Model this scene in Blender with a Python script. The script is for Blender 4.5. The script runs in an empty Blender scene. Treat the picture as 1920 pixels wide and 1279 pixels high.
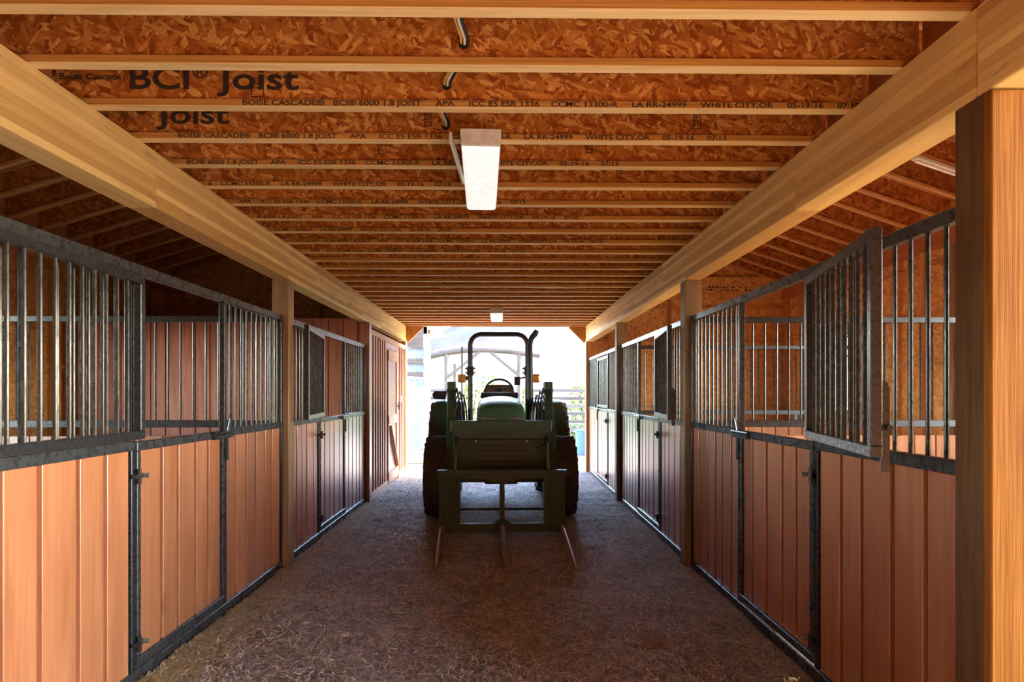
import bpy, bmesh, math, random
from mathutils import Vector, Matrix, noise as mnoise
random.seed(7)
scene = bpy.context.scene
col = scene.collection

# ------------------------------------------------------------------ camera
CAMZ = 1.58
cd = bpy.data.cameras.new('camera')
cam = bpy.data.objects.new('camera', cd); col.objects.link(cam)
cam.location = (0, 0, CAMZ)
cam.rotation_euler = (math.pi/2, 0, -0.0133)
cd.sensor_width = 36.0
cd.lens = 36.0*1245/1920
cd.shift_y = (738-639.5)/1920
cd.clip_start = 0.05; cd.clip_end = 2000
scene.camera = cam
# ------------------------------------------------------------------ sky, sun, exposure
world = bpy.data.worlds.new('world'); scene.world = world
world.use_nodes = True
wn = world.node_tree.nodes; wl = world.node_tree.links
bg = wn['Background']
sky = wn.new('ShaderNodeTexSky'); sky.sky_type = 'NISHITA'; sky.sun_disc = False
sky.sun_elevation = math.radians(31); sky.sun_rotation = math.radians(78)
sky.altitude = 600; sky.dust_density = 1.2; sky.air_density = 1.0
wl.new(sky.outputs[0], bg.inputs[0]); bg.inputs[1].default_value = 0.85
sd = bpy.data.lights.new('sun', 'SUN'); sun = bpy.data.objects.new('sun_offscreen', sd); col.objects.link(sun)
sd.energy = 6.0; sd.angle = math.radians(0.6); sd.color = (1.0, 0.9, 0.76)
sun.rotation_euler = Vector((0.82, 0.17, 0.50)).to_track_quat('Z', 'Y').to_euler()
scene.view_settings.view_transform = 'Standard'
scene.view_settings.look = 'None'
scene.view_settings.exposure = 2.85
scene.view_settings.gamma = 1.0
scene.view_settings.use_curve_mapping = False
scene.cycles.max_bounces = 8
scene.cycles.diffuse_bounces = 6
scene.cycles.sample_clamp_indirect = 8.0

# ------------------------------------------------------------------ materials
MATS = {}
def newmat(name):
    m = bpy.data.materials.new(name); m.use_nodes = True
    MATS[name] = m
    return m, m.node_tree.nodes, m.node_tree.links, m.node_tree.nodes['Principled BSDF']
def ramp(n, stops):
    r = n.new('ShaderNodeValToRGB'); e = r.color_ramp.elements
    while len(e) < len(stops): e.new(0.5)
    for i, (p, c) in enumerate(stops):
        e[i].position = p; e[i].color = (c[0], c[1], c[2], 1)
    return r
def vmath(n, l, op, a, b):
    v = n.new('ShaderNodeVectorMath'); v.operation = op
    for i, s in enumerate((a, b)):
        if isinstance(s, (tuple, list)): v.inputs[i].default_value = s
        elif isinstance(s, (int, float)): v.inputs[i].default_value = (s, s, s)
        else: l.new(s, v.inputs[i])
    return v.outputs[0]
def coords(n, l, scale, rnd=7.0):
    g = n.new('ShaderNodeNewGeometry'); oi = n.new('ShaderNodeObjectInfo')
    off = vmath(n, l, 'MULTIPLY', oi.outputs['Random'], rnd) if rnd else None
    p = vmath(n, l, 'ADD', g.outputs['Position'], off) if rnd else g.outputs['Position']
    return vmath(n, l, 'MULTIPLY', p, scale), oi
def mixc(n, l, fac, a, b, mode='MIX'):
    m = n.new('ShaderNodeMix'); m.data_type = 'RGBA'; m.blend_type = mode
    if isinstance(fac, (int, float)): m.inputs[0].default_value = fac
    else: l.new(fac, m.inputs[0])
    for i, s in ((6, a), (7, b)):
        if isinstance(s, (tuple, list)): m.inputs[i].default_value = (s[0], s[1], s[2], 1)
        else: l.new(s, m.inputs[i])
    return m.outputs[2]
def noise(n, l, vec, scale, detail=4, rough=0.55, dist=0.0):
    t = n.new('ShaderNodeTexNoise'); t.inputs['Scale'].default_value = scale
    t.inputs['Detail'].default_value = detail; t.inputs['Roughness'].default_value = rough
    t.inputs['Distortion'].default_value = dist
    l.new(vec, t.inputs['Vector']); return t.outputs[0]
def maprange(n, l, v, a, b, c=0.0, d=1.0):
    t = n.new('ShaderNodeMapRange'); l.new(v, t.inputs[0])
    for i, x in enumerate((a, b, c, d)): t.inputs[i+1].default_value = x
    return t.outputs[0]
def bump(n, l, bs, h, strength, dist=0.004):
    b = n.new('ShaderNodeBump'); b.inputs['Strength'].default_value = strength
    b.inputs['Distance'].default_value = dist
    l.new(h, b.inputs['Height']); l.new(b.outputs[0], bs.inputs['Normal'])

def wood(name, dark, mid, light, axis='z', rough=0.62, knots=0.5, vary=0.25, rough_sawn=0.15, spec=0.3, coat=0.0, scuff=0.0, edge=None):
    m, n, l, b = newmat(name)
    along, across = 0.7, 11.0
    s = {'x': (along, across, across), 'y': (across, along, across), 'z': (across, across, along)}[axis]
    vec, oi = coords(n, l, s)
    f = noise(n, l, vec, 2.0, 6, 0.6, 0.6)
    r = ramp(n, [(0.28, dark), (0.5, mid), (0.72, light)]); l.new(f, r.inputs[0])
    vec2, _ = coords(n, l, tuple(x*(9 if x > 1 else 3) for x in s))
    f2 = noise(n, l, vec2, 1.0, 3, 0.6)
    c = mixc(n, l, maprange(n, l, f2, 0.45, 0.75, 0, 0.45), r.outputs[0], dark)
    if knots:
        k = n.new('ShaderNodeTexVoronoi'); k.inputs['Scale'].default_value = 1.0
        ks = {'x': (1.3, 4, 4), 'y': (4, 1.3, 4), 'z': (4, 4, 1.3)}[axis]
        kv, _ = coords(n, l, ks); l.new(kv, k.inputs['Vector'])
        c = mixc(n, l, maprange(n, l, k.outputs['Distance'], 0.06, 0.13, knots, 0.0), c, tuple(x*0.35 for x in dark))
    if edge:   # laminated veneer: glue-lined edges; upright faces also darkened as if lit from below
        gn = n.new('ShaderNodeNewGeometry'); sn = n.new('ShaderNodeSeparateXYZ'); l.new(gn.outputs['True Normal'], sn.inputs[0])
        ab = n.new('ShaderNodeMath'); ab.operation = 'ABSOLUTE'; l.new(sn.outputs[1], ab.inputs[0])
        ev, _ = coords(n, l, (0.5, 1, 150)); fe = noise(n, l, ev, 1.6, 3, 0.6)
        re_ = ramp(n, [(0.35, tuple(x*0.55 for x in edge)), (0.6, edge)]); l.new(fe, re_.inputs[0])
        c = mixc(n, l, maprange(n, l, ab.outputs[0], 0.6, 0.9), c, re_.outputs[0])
    if scuff:
        ss = {'x': (2.2, 70, 70), 'y': (70, 2.2, 70), 'z': (70, 70, 2.2)}[axis]
        sv, _ = coords(n, l, ss); fs_ = noise(n, l, sv, 1.0, 2, 0.5)
        c = mixc(n, l, maprange(n, l, fs_, 0.70, 0.78, 0, scuff), c, (0.78, 0.55, 0.42))
    h = n.new('ShaderNodeHueSaturation'); l.new(c, h.inputs['Color'])
    l.new(maprange(n, l, oi.outputs['Random'], 0, 1, 1-vary, 1+vary), h.inputs['Value'])
    l.new(h.outputs[0], b.inputs['Base Color'])
    b.inputs['Roughness'].default_value = rough
    b.inputs['Coat Weight'].default_value = coat; b.inputs['Coat Roughness'].default_value = 0.28
    b.inputs['Specular IOR Level'].default_value = spec
    bump(n, l, b, f2, rough_sawn)
    return m

def osb(name, cols, scale=1.0, plane='xz', rough=0.6, vary=0.12):
    """strand board: three turned layers of long chips"""
    m, n, l, b = newmat(name)
    base, oi = coords(n, l, (1, 1, 1), 5.0)
    col_out = None
    for i, ang in enumerate((0.35, -0.75, 1.25)):
        mp = n.new('ShaderNodeMapping')
        rot = {'xz': (0, ang, 0), 'yz': (ang, 0, 0), 'xy': (0, 0, ang)}[plane]
        mp.inputs['Rotation'].default_value = rot
        mp.inputs['Location'].default_value = (i*3.1, i*1.7, i*2.3)
        mp.vector_type = 'POINT'
        l.new(base, mp.inputs['Vector'])
        a, c_ = 13*scale, 44*scale
        sc = {'xz': (c_, 6, a), 'yz': (6, c_, a), 'xy': (c_, a, 6)}[plane]
        sv = vmath(n, l, 'MULTIPLY', mp.outputs[0], sc)
        wob = n.new('ShaderNodeTexNoise'); wob.inputs['Scale'].default_value = 1.2; l.new(sv, wob.inputs['Vector'])
        sv = vmath(n, l, 'ADD', sv, wob.outputs['Color'])
        v = n.new('ShaderNodeTexVoronoi'); v.inputs['Scale'].default_value = 1.0; l.new(sv, v.inputs['Vector'])
        sep = n.new('ShaderNodeSeparateColor'); l.new(v.outputs['Color'], sep.inputs[0])
        r = ramp(n, [(0.0, cols[0]), (0.35, cols[1]), (0.7, cols[2]), (1.0, cols[3])])
        l.new(sep.outputs[0], r.inputs[0])
        if col_out is None: col_out = r.outputs[0]; hh = sep.outputs[1]
        else:
            g = n.new('ShaderNodeMath'); g.operation = 'GREATER_THAN'; g.inputs[1].default_value = 0.62
            l.new(sep.outputs[1], g.inputs[0])
            col_out = mixc(n, l, g.outputs[0], col_out, r.outputs[0])
    fn = noise(n, l, vmath(n, l, 'MULTIPLY', base, (60, 60, 60)), 1.5, 3)
    col_out = mixc(n, l, maprange(n, l, fn, 0.45, 0.8, 0, 0.5), col_out, cols[0])
    h = n.new('ShaderNodeHueSaturation'); l.new(col_out, h.inputs['Color'])
    l.new(maprange(n, l, oi.outputs['Random'], 0, 1, 1-vary, 1+vary), h.inputs['Value'])
    l.new(h.outputs[0], b.inputs['Base Color']); b.inputs['Roughness'].default_value = rough
    b.inputs['Specular IOR Level'].default_value = 0.1
    bump(n, l, b, hh, 0.25, 0.002)
    return m

def plain(name, c, rough=0.5, metallic=0.0, c2=None, scale=20.0, emit=None, coat=0.0, lo=0.45, hi=0.7, spec=0.5):
    m, n, l, b = newmat(name)
    b.inputs['Base Color'].default_value = (*c, 1)
    b.inputs['Roughness'].default_value = rough; b.inputs['Metallic'].default_value = metallic
    b.inputs['Coat Weight'].default_value = coat; b.inputs['Specular IOR Level'].default_value = spec
    vec, _ = coords(n, l, (1, 1, 1), 3.0)
    f = noise(n, l, vec, scale, 5, 0.65)
    c2 = c2 or tuple(x*0.75 for x in c)
    cc = mixc(n, l, maprange(n, l, f, lo, hi), c, c2)
    l.new(cc, b.inputs['Base Color'])
    l.new(maprange(n, l, f, 0.3, 0.7, max(0.05, rough-0.08), min(1, rough+0.12)), b.inputs['Roughness'])
    if emit:
        b.inputs['Emission Color'].default_value = (*emit[0], 1); b.inputs['Emission Strength'].default_value = emit[1]
    return m

wood('stall_board_wood', (0.33, 0.105, 0.040), (0.43, 0.16, 0.064), (0.50, 0.21, 0.092), 'z', knots=0.55, vary=0.16, rough=0.30, spec=0.8, rough_sawn=0.06, coat=0.7, scuff=0.5)
wood('tack_board_wood', (0.22, 0.06, 0.028), (0.34, 0.11, 0.05), (0.42, 0.16, 0.08), 'z', knots=0.4, vary=0.15, rough=0.36, spec=0.7, rough_sawn=0.06, coat=0.5)
wood('batten_wood', (0.42, 0.19, 0.11), (0.56, 0.29, 0.18), (0.62, 0.35, 0.23), 'z', knots=0.2, vary=0.1, rough=0.36, spec=0.7, coat=0.5)
wood('trim_wood', (0.48, 0.30, 0.19), (0.60, 0.40, 0.26), (0.66, 0.46, 0.32), 'y', knots=0.2, vary=0.05)
wood('post_wood', (0.17, 0.10, 0.045), (0.27, 0.17, 0.085), (0.34, 0.23, 0.12), 'z', knots=0.5, vary=0.12, rough_sawn=0.5)
wood('entry_post_wood', (0.07, 0.034, 0.013), (0.12, 0.06, 0.023), (0.165, 0.09, 0.037), 'z', knots=0.5, vary=0.05, rough_sawn=0.6, spec=0.1)
wood('entry_board_wood', (0.17, 0.058, 0.008), (0.25, 0.093, 0.014), (0.32, 0.128, 0.024), 'z', knots=0.85, vary=0.08, rough_sawn=0.6, spec=0.05)
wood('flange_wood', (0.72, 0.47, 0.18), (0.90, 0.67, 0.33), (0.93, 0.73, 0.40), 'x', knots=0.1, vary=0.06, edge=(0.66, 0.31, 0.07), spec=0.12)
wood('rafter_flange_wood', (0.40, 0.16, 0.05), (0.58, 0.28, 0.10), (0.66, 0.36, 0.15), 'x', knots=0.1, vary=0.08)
wood('header_wood', (0.36, 0.12, 0.035), (0.48, 0.18, 0.055), (0.56, 0.24, 0.08), 'x', knots=0.3, vary=0.08)
wood('plate_wood', (0.30, 0.09, 0.03), (0.40, 0.13, 0.04), (0.46, 0.17, 0.06), 'y', knots=0.2, vary=0.08)
wood('stud_wood', (0.40, 0.17, 0.05), (0.55, 0.26, 0.08), (0.62, 0.33, 0.12), 'z', knots=0.3, vary=0.2)
wood('partition_board_wood', (0.40, 0.14, 0.045), (0.56, 0.235, 0.08), (0.62, 0.30, 0.11), 'z', knots=0.4, vary=0.12)
wood('log_wood', (0.045, 0.031, 0.024), (0.075, 0.053, 0.041), (0.105, 0.077, 0.06), 'x', knots=0.3, vary=0.1)
wood('fence_wood', (0.04, 0.034, 0.030), (0.065, 0.055, 0.049), (0.095, 0.083, 0.075), 'x', knots=0.3, vary=0.2)
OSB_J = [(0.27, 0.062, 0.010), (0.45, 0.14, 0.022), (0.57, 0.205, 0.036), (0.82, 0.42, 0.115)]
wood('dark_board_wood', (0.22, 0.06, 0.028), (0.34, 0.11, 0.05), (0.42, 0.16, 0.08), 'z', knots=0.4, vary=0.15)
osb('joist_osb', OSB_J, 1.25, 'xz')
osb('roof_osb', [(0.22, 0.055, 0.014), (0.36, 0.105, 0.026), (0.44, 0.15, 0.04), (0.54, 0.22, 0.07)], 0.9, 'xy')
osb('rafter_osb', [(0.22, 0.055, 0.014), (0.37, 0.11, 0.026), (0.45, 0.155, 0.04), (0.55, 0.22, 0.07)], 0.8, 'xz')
osb('wall_osb', [(0.44, 0.17, 0.045), (0.60, 0.28, 0.08), (0.68, 0.36, 0.12), (0.76, 0.45, 0.18)], 0.8, 'yz')
osb('end_osb', [(0.44, 0.17, 0.045), (0.60, 0.28, 0.08), (0.68, 0.36, 0.12), (0.76, 0.45, 0.18)], 0.8, 'xz')
plain('black_steel', (0.018, 0.018, 0.019), 0.28, 0.0, (0.026, 0.025, 0.024), 60, lo=0.4, hi=0.9)
plain('rail_steel', (0.028, 0.029, 0.031), 0.28, 0.1, (0.065, 0.065, 0.062), 25, lo=0.4, hi=0.85)
plain('bar_steel', (0.03, 0.029, 0.027), 0.24, 0.2, (0.038, 0.036, 0.033), 18)
plain('zinc_steel', (0.45, 0.43, 0.40), 0.4, 0.8)
plain('rust_steel', (0.40, 0.22, 0.18), 0.38, 0.4, (0.22, 0.09, 0.06), 30)
plain('tractor_green', (0.018, 0.060, 0.024), 0.34, 0.0, (0.019, 0.058, 0.024), 60)
plain('loader_green', (0.022, 0.050, 0.020), 0.42, 0.0, (0.030, 0.050, 0.022), 9)
plain('black_plastic', (0.018, 0.018, 0.02), 0.42)
plain('tire_rubber', (0.045, 0.038, 0.034), 0.75, 0.0, (0.12, 0.085, 0.06), 7)
plain('rim_yellow', (0.35, 0.24, 0.02), 0.4)
plain('seat_vinyl', (0.16, 0.075, 0.035), 0.5)
plain('amber_lens', (0.75, 0.26, 0.02), 0.25)
plain('headlamp_glass', (0.06, 0.065, 0.07), 0.12)
plain('hose_rubber', (0.02, 0.02, 0.022), 0.35)
plain('chrome_rod', (0.6, 0.6, 0.6), 0.18, 1.0)
plain('ink', (0.035, 0.018, 0.010), 0.7, 0.0, (0.07, 0.028, 0.012), 60)
plain('raised_letter', (0.045, 0.075, 0.032), 0.5)
plain('lamp_housing', (0.72, 0.68, 0.60), 0.45)
plain('lamp_lens', (0.9, 0.9, 0.88), 0.4, emit=((1.0, 0.98, 0.94), 0.10))
plain('stall_lamp_tube', (0.9, 0.9, 0.88), 0.4, emit=None)
plain('cable_white', (0.7, 0.68, 0.62), 0.4)
plain('cable_yellow', (0.62, 0.36, 0.06), 0.4)
plain('cable_black', (0.02, 0.02, 0.02), 0.4)
plain('dark_hole', (0.012, 0.008, 0.006), 0.9)
plain('siding_metal', (0.16, 0.23, 0.32), 0.45, 0.0, (0.12, 0.18, 0.26), 4)
plain('roof_metal', (0.30, 0.31, 0.31), 0.35, 0.4)
plain('gate_metal', (0.55, 0.57, 0.58), 0.35, 0.3)
plain('trough_blue', (0.04, 0.12, 0.30), 0.45)
plain('bark', (0.10, 0.07, 0.05), 0.85)
plain('shrub_leaf', (0.14, 0.15, 0.035), 0.6, 0.0, (0.21, 0.17, 0.038), 6)
plain('weed_leaf', (0.07, 0.11, 0.03), 0.6, 0.0, (0.11, 0.135, 0.042), 6)

def glulam(name):
    m, n, l, b = newmat(name)
    g = n.new('ShaderNodeNewGeometry')
    sep = n.new('ShaderNodeSeparateXYZ'); l.new(g.outputs['Position'], sep.inputs[0])
    cmb = n.new('ShaderNodeCombineXYZ'); l.new(sep.outputs[1], cmb.inputs[0]); l.new(sep.outputs[2], cmb.inputs[1])
    br = n.new('ShaderNodeTexBrick'); l.new(cmb.outputs[0], br.inputs['Vector'])
    br.inputs['Scale'].default_value = 1.0; br.inputs['Brick Width'].default_value = 2.3
    br.inputs['Row Height'].default_value = 0.0385; br.inputs['Mortar Size'].default_value = 0.0006
    br.inputs['Color1'].default_value = (0.50, 0.265, 0.065, 1); br.inputs['Color2'].default_value = (0.92, 0.66, 0.24, 1)
    br.inputs['Mortar'].default_value = (0.33, 0.18, 0.08, 1); br.offset = 0.37
    vec, _ = coords(n, l, (13, 0.8, 13), 0)
    f = noise(n, l, vec, 2.0, 6, 0.6, 0.5)
    c = mixc(n, l, maprange(n, l, f, 0.38, 0.72, 0, 0.5), br.outputs['Color'], (0.52, 0.28, 0.08))
    k = n.new('ShaderNodeTexVoronoi'); kv, _ = coords(n, l, (7, 2.2, 9), 0); kn = n.new('ShaderNodeTexNoise'); kn.inputs['Scale'].default_value = 6.0; l.new(kv, kn.inputs['Vector']); l.new(vmath(n, l, 'ADD', kv, vmath(n, l, 'MULTIPLY', kn.outputs['Color'], 0.45)), k.inputs['Vector']); k.inputs['Scale'].default_value = 1.0
    c = mixc(n, l, maprange(n, l, k.outputs['Distance'], 0.06, 0.17, 0.45, 0.0), c, (0.28, 0.13, 0.045))
    l.new(c, b.inputs['Base Color']); b.inputs['Roughness'].default_value = 0.55
    b.inputs['Specular IOR Level'].default_value = 0.2
    bump(n, l, b, f, 0.12)
    return m
glulam('glulam')

def ground_mat(name, c1, c2, c3, sc=3.0, bm=0.5):
    m, n, l, b = newmat(name)
    vec, _ = coords(n, l, (1, 1, 1), 0)
    f = noise(n, l, vec, sc, 8, 0.65)
    r = ramp(n, [(0.32, c1), (0.5, c2), (0.68, c3)]); l.new(f, r.inputs[0])
    f2 = noise(n, l, vec, sc*40, 4, 0.7)
    c = mixc(n, l, maprange(n, l, f2, 0.4, 0.75, 0, 0.6), r.outputs[0], c3)
    l.new(c, b.inputs['Base Color']); b.inputs['Roughness'].default_value = 0.9
    b.inputs['Specular IOR Level'].default_value = 0.2
    bump(n, l, b, f2, bm, 0.01)
    return m
ground_mat('dirt', (0.18, 0.135, 0.115), (0.31, 0.25, 0.22), (0.50, 0.44, 0.40), 2.2, 0.9)
ground_mat('stall_bedding', (0.42, 0.30, 0.17), (0.52, 0.38, 0.22), (0.60, 0.46, 0.28), 1.5, 0.6)
ground_mat('yard_dirt', (0.20, 0.155, 0.115), (0.25, 0.20, 0.155), (0.30, 0.25, 0.20), 0.6, 0.4)
ground_mat('yard_grass', (0.045, 0.075, 0.02), (0.075, 0.105, 0.033), (0.11, 0.125, 0.052), 0.8, 0.4)

def hill_mat():
    m, n, l, b = newmat('dry_hill')
    vec, _ = coords(n, l, (0.045, 0.02, 0.12), 0)
    f = noise(n, l, vec, 1.6, 8, 0.68, 0.8)
    r = ramp(n, [(0.32, (0.055, 0.042, 0.032)), (0.47, (0.088, 0.070, 0.055)), (0.66, (0.115, 0.094, 0.075))]); l.new(f, r.inputs[0])
    v2, _ = coords(n, l, (0.35, 0.35, 0.8), 0)
    f2 = noise(n, l, v2, 1.0, 4, 0.7)
    c = mixc(n, l, maprange(n, l, f2, 0.60, 0.72, 0, 0.55), r.outputs[0], (0.085, 0.078, 0.06))
    l.new(c, b.inputs['Base Color']); b.inputs['Roughness'].default_value = 1.0
    b.inputs['Specular IOR Level'].default_value = 0.0
hill_mat()

def hay_mat():
    m, n, l, b = newmat('hay')
    g = n.new('ShaderNodeNewGeometry')
    r = ramp(n, [(0.0, (0.10, 0.065, 0.045)), (0.3, (0.24, 0.175, 0.13)), (0.6, (0.52, 0.43, 0.34)), (1.0, (0.78, 0.68, 0.52))])
    l.new(g.outputs['Random Per Island'], r.inputs[0]); l.new(r.outputs[0], b.inputs['Base Color'])
    b.inputs['Roughness'].default_value = 0.55
hay_mat()
def straw_mat():
    m, n, l, b = newmat('straw_yellow')
    g = n.new('ShaderNodeNewGeometry')
    r = ramp(n, [(0.0, (0.30, 0.19, 0.07)), (0.5, (0.56, 0.39, 0.16)), (1.0, (0.78, 0.62, 0.32))])
    l.new(g.outputs['Random Per Island'], r.inputs[0]); l.new(r.outputs[0], b.inputs['Base Color'])
    b.inputs['Roughness'].default_value = 0.55
straw_mat()

# ------------------------------------------------------------------ mesh helpers
class MB:
    def __init__(s): s.v = []; s.f = []
    def add(s, vs, fs):
        o = len(s.v); s.v += [tuple(p) for p in vs]; s.f += [tuple(i+o for i in f) for f in fs]; return s
    def box(s, x0, x1, y0, y1, z0, z1):
        return s.add([(x0,y0,z0),(x1,y0,z0),(x1,y1,z0),(x0,y1,z0),(x0,y0,z1),(x1,y0,z1),(x1,y1,z1),(x0,y1,z1)],
                     [(0,3,2,1),(4,5,6,7),(0,1,5,4),(1,2,6,5),(2,3,7,6),(3,0,4,7)])
    def bar(s, a, b, w, h, up=(0,0,1)):
        a = Vector(a); b = Vector(b); d = (b-a).normalized(); up = Vector(up)
        if abs(d.dot(up)) > 0.98: up = Vector((0,1,0))
        r = d.cross(up).normalized(); u = r.cross(d).normalized()
        vs = [p + r*sx*w/2 + u*sz*h/2 for p in (a, b) for sx, sz in ((-1,-1),(1,-1),(1,1),(-1,1))]
        return s.add(vs, [(0,3,2,1)[::-1],(4,5,6,7)[::-1],(0,1,5,4)[::-1],(1,2,6,5)[::-1],(2,3,7,6)[::-1],(3,0,4,7)[::-1]])
    def tube(s, pts, rad, n=8, cap=True):
        pts = [Vector(p) for p in pts]; rings = []
        for i, p in enumerate(pts):
            d = (pts[min(i+1, len(pts)-1)] - pts[max(i-1, 0)]).normalized()
            ref = Vector((0,0,1)) if abs(d.z) < 0.9 else Vector((1,0,0))
            if i == 0: r = d.cross(ref).normalized()
            else: r = (rprev - d*rprev.dot(d)).normalized()
            rprev = r; u = d.cross(r)
            R = rad[i] if isinstance(rad, (list, tuple)) else rad
            rings.append([p + (r*math.cos(2*math.pi*k/n) + u*math.sin(2*math.pi*k/n))*R for k in range(n)])
        vs = [q for ring in rings for q in ring]; fs = []
        for i in range(len(pts)-1):
            for k in range(n):
                fs.append((i*n+k, i*n+(k+1) % n, (i+1)*n+(k+1) % n, (i+1)*n+k))
        if cap:
            fs.append(tuple(range(n))[::-1]); fs.append(tuple(range((len(pts)-1)*n, len(pts)*n)))
        return s.add(vs, fs)
    def lathe_x(s, prof, n=32, center=(0,0,0)):
        cx, cy, cz = center; vs = []; fs = []; m = len(prof)
        for k in range(n):
            a = 2*math.pi*k/n
            for x, r in prof: vs.append((cx+x, cy+r*math.cos(a), cz+r*math.sin(a)))
        for k in range(n):
            for j in range(m-1):
                fs.append((k*m+j, k*m+j+1, ((k+1) % n)*m+j+1, ((k+1) % n)*m+j))
        return s.add(vs, fs)
    def prism(s, poly, axis, a, b):
        """poly in the two other axes (in order), extruded along axis from a to b"""
        n = len(poly)
        def P(u, v, w): return {'x': (w, u, v), 'y': (u, w, v), 'z': (u, v, w)}[axis]
        vs = [P(u, v, a) for u, v in poly] + [P(u, v, b) for u, v in poly]
        fs = [tuple(range(n)), tuple(range(2*n-1, n-1, -1))] + [(i, n+i, n+(i+1) % n, (i+1) % n) for i in range(n)]
        return s.add(vs, fs)
    def mesh(s, name, mat, bevel=0.0, smooth=False):
        me = bpy.data.meshes.new(name); me.from_pydata(s.v, [], s.f); me.update()
        bm = bmesh.new(); bm.from_mesh(me)
        bmesh.ops.recalc_face_normals(bm, faces=bm.faces)
        if bevel: bmesh.ops.bevel(bm, geom=list(bm.edges), offset=bevel, segments=1, affect='EDGES', clamp_overlap=True)
        bm.to_mesh(me); bm.free()
        if smooth:
            for p in me.polygons: p.use_smooth = True
            if hasattr(me, 'set_sharp_from_angle'): me.set_sharp_from_angle(angle=math.radians(40))
        me.materials.append(MATS[mat]); return me
    def build(s, name, mat, parent=None, loc=(0,0,0), bevel=0.0, smooth=False, rot=None):
        return put(name, s.mesh(name, mat, bevel, smooth), parent, loc, rot)
def put(name, me, parent=None, loc=(0,0,0), rot=None):
    o = bpy.data.objects.new(name, me); col.objects.link(o); o.location = loc
    if rot: o.rotation_euler = rot
    if parent: o.parent = parent
    return o
def empty(name, loc=(0,0,0), rz=0.0, parent=None):
    o = bpy.data.objects.new(name, None); col.objects.link(o); o.location = loc; o.rotation_euler = (0,0,rz)
    o.empty_display_size = 0.1
    if parent: o.parent = parent
    return o
def tag(o, label=None, cat=None, group=None, kind=None):
    if label: o['label'] = label
    if cat: o['category'] = cat
    if group: o['group'] = group
    if kind: o['kind'] = kind
    return o
def text(name, body, size, loc, parent, mat='ink', rot=(math.pi/2, 0, 0), sx=1.0, extrude=0.0, align='LEFT', offset=0.0, width=None):
    cu = bpy.data.curves.new(name, 'FONT'); cu.body = body; cu.size = size; cu.align_x = align
    cu.extrude = extrude; cu.offset = offset; cu.resolution_u = 3
    o = bpy.data.objects.new(name, cu); col.objects.link(o)
    cu.materials.append(MATS[mat])
    dg = bpy.context.evaluated_depsgraph_get(); dg.update()
    me = bpy.data.meshes.new_from_object(o.evaluated_get(dg))
    me.name = name; bpy.data.objects.remove(o); bpy.data.curves.remove(cu)
    if width and len(me.vertices):
        xs = [v.co.x for v in me.vertices]; k = width/max(1e-4, max(xs)-min(xs)); lo = min(xs)
        for v in me.vertices: v.co.x = (v.co.x-lo)*k
    if not me.materials: me.materials.append(MATS[mat])
    return put(name, me, parent, loc, rot)

# ------------------------------------------------------------------ dimensions
BL, BR = -1.945, 1.66            # aisle faces of posts and beams
PW = 0.152
PY = [2.27, 6.05, 9.69, 13.30]    # near faces of the posts
JZ = 2.937                        # underside of the joists, top of the beams
BZ = 2.62                         # underside of the beams
JD = 0.302
JY0, JS = 2.37, 0.4064
XL, XR = -2.02, 1.735             # stall front planes
OL, OR = -6.4, 5.68               # outer walls
YE = 13.34                        # end wall
def roof_r(x): return 4.15 - 0.333*(x-4.49)
def roof_l(x): return 4.16 + 0.30*(x+5.22)

# ------------------------------------------------------------------ ground, floor
TYRES = [(-0.035+sx*wx-0.018*yy, 8.6+yy, r_) for yy, wx, r_ in ((0.0, 0.765, 0.34), (2.05, 0.83, 0.42)) for sx in (-1, 1)]
CLODS = [(-1.58, 8.25, 0.05), (-1.35, 4.55, 0.04), (0.95, 4.2, 0.05)]
def gz(x, y):
    k = 1.0
    for tx, ty, r_ in TYRES: k = min(k, max(0.0, (math.hypot(x-tx, y-ty)-r_)/0.25))
    return k*(0.022*mnoise.noise((x*1.1, y*1.1, 0)) + 0.014*mnoise.noise((x*4, y*4, 3)) + 0.014*mnoise.noise((x*11, y*11, 5)))
m = MB()
nx, ny = 150, 300
x0, x1, y0, y1 = -2.2, 1.9, 1.6, 13.9
for j in range(ny+1):
    for i in range(nx+1):
        x = x0+(x1-x0)*i/nx; y = y0+(y1-y0)*(j/ny)**1.35
        z = gz(x, y)
        edge = min(1, min(x-x0, x1-x, y-y0, y1-y)/0.12)
        m.v.append((x, y, z*edge + 0.004*edge*random.uniform(-1, 1)))
for j in range(ny):
    for i in range(nx):
        a = j*(nx+1)+i; m.f.append((a, a+1, a+nx+2, a+nx+1))
fl = m.build('floor', 'dirt', smooth=True); tag(fl, 'brown dirt aisle floor strewn with hay between the stalls', 'floor', kind='structure')
m = MB(); m.box(OL, x0, 2.45, YE, -0.06, 0.0); m.box(x1, OR, 2.45, YE, -0.06, 0.0); tag(m.build('floor', 'stall_bedding'), 'straw coloured bedding floor inside the stalls', 'floor', kind='structure')
m = MB(); m.box(-40, 40, -40, 1.6, -0.06, 0.0)
m.box(-40, x0, 1.6, 2.45, -0.06, 0.0); m.box(x1, 40, 1.6, 2.45, -0.06, 0.0)
tag(m.build('ground', 'yard_dirt'), 'tan dirt ground at the entry', 'ground', kind='structure')
m = MB(); m.box(-60, 60, 13.9, 26, -0.08, -0.01); m.box(-60, OL, 2.45, 13.9, -0.08, -0.01); m.box(OR, 60, 2.45, 13.9, -0.08, -0.01)
m.box(OL, x0, YE, 13.9, -0.08, -0.01); m.box(x1, OR, YE, 13.9, -0.08, -0.01)
tag(m.build('ground', 'yard_dirt'), 'pale dirt yard outside the far opening', 'ground', kind='structure')
m = MB(); m.box(-70, 70, 26, 75, -0.1, -0.02)
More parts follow.
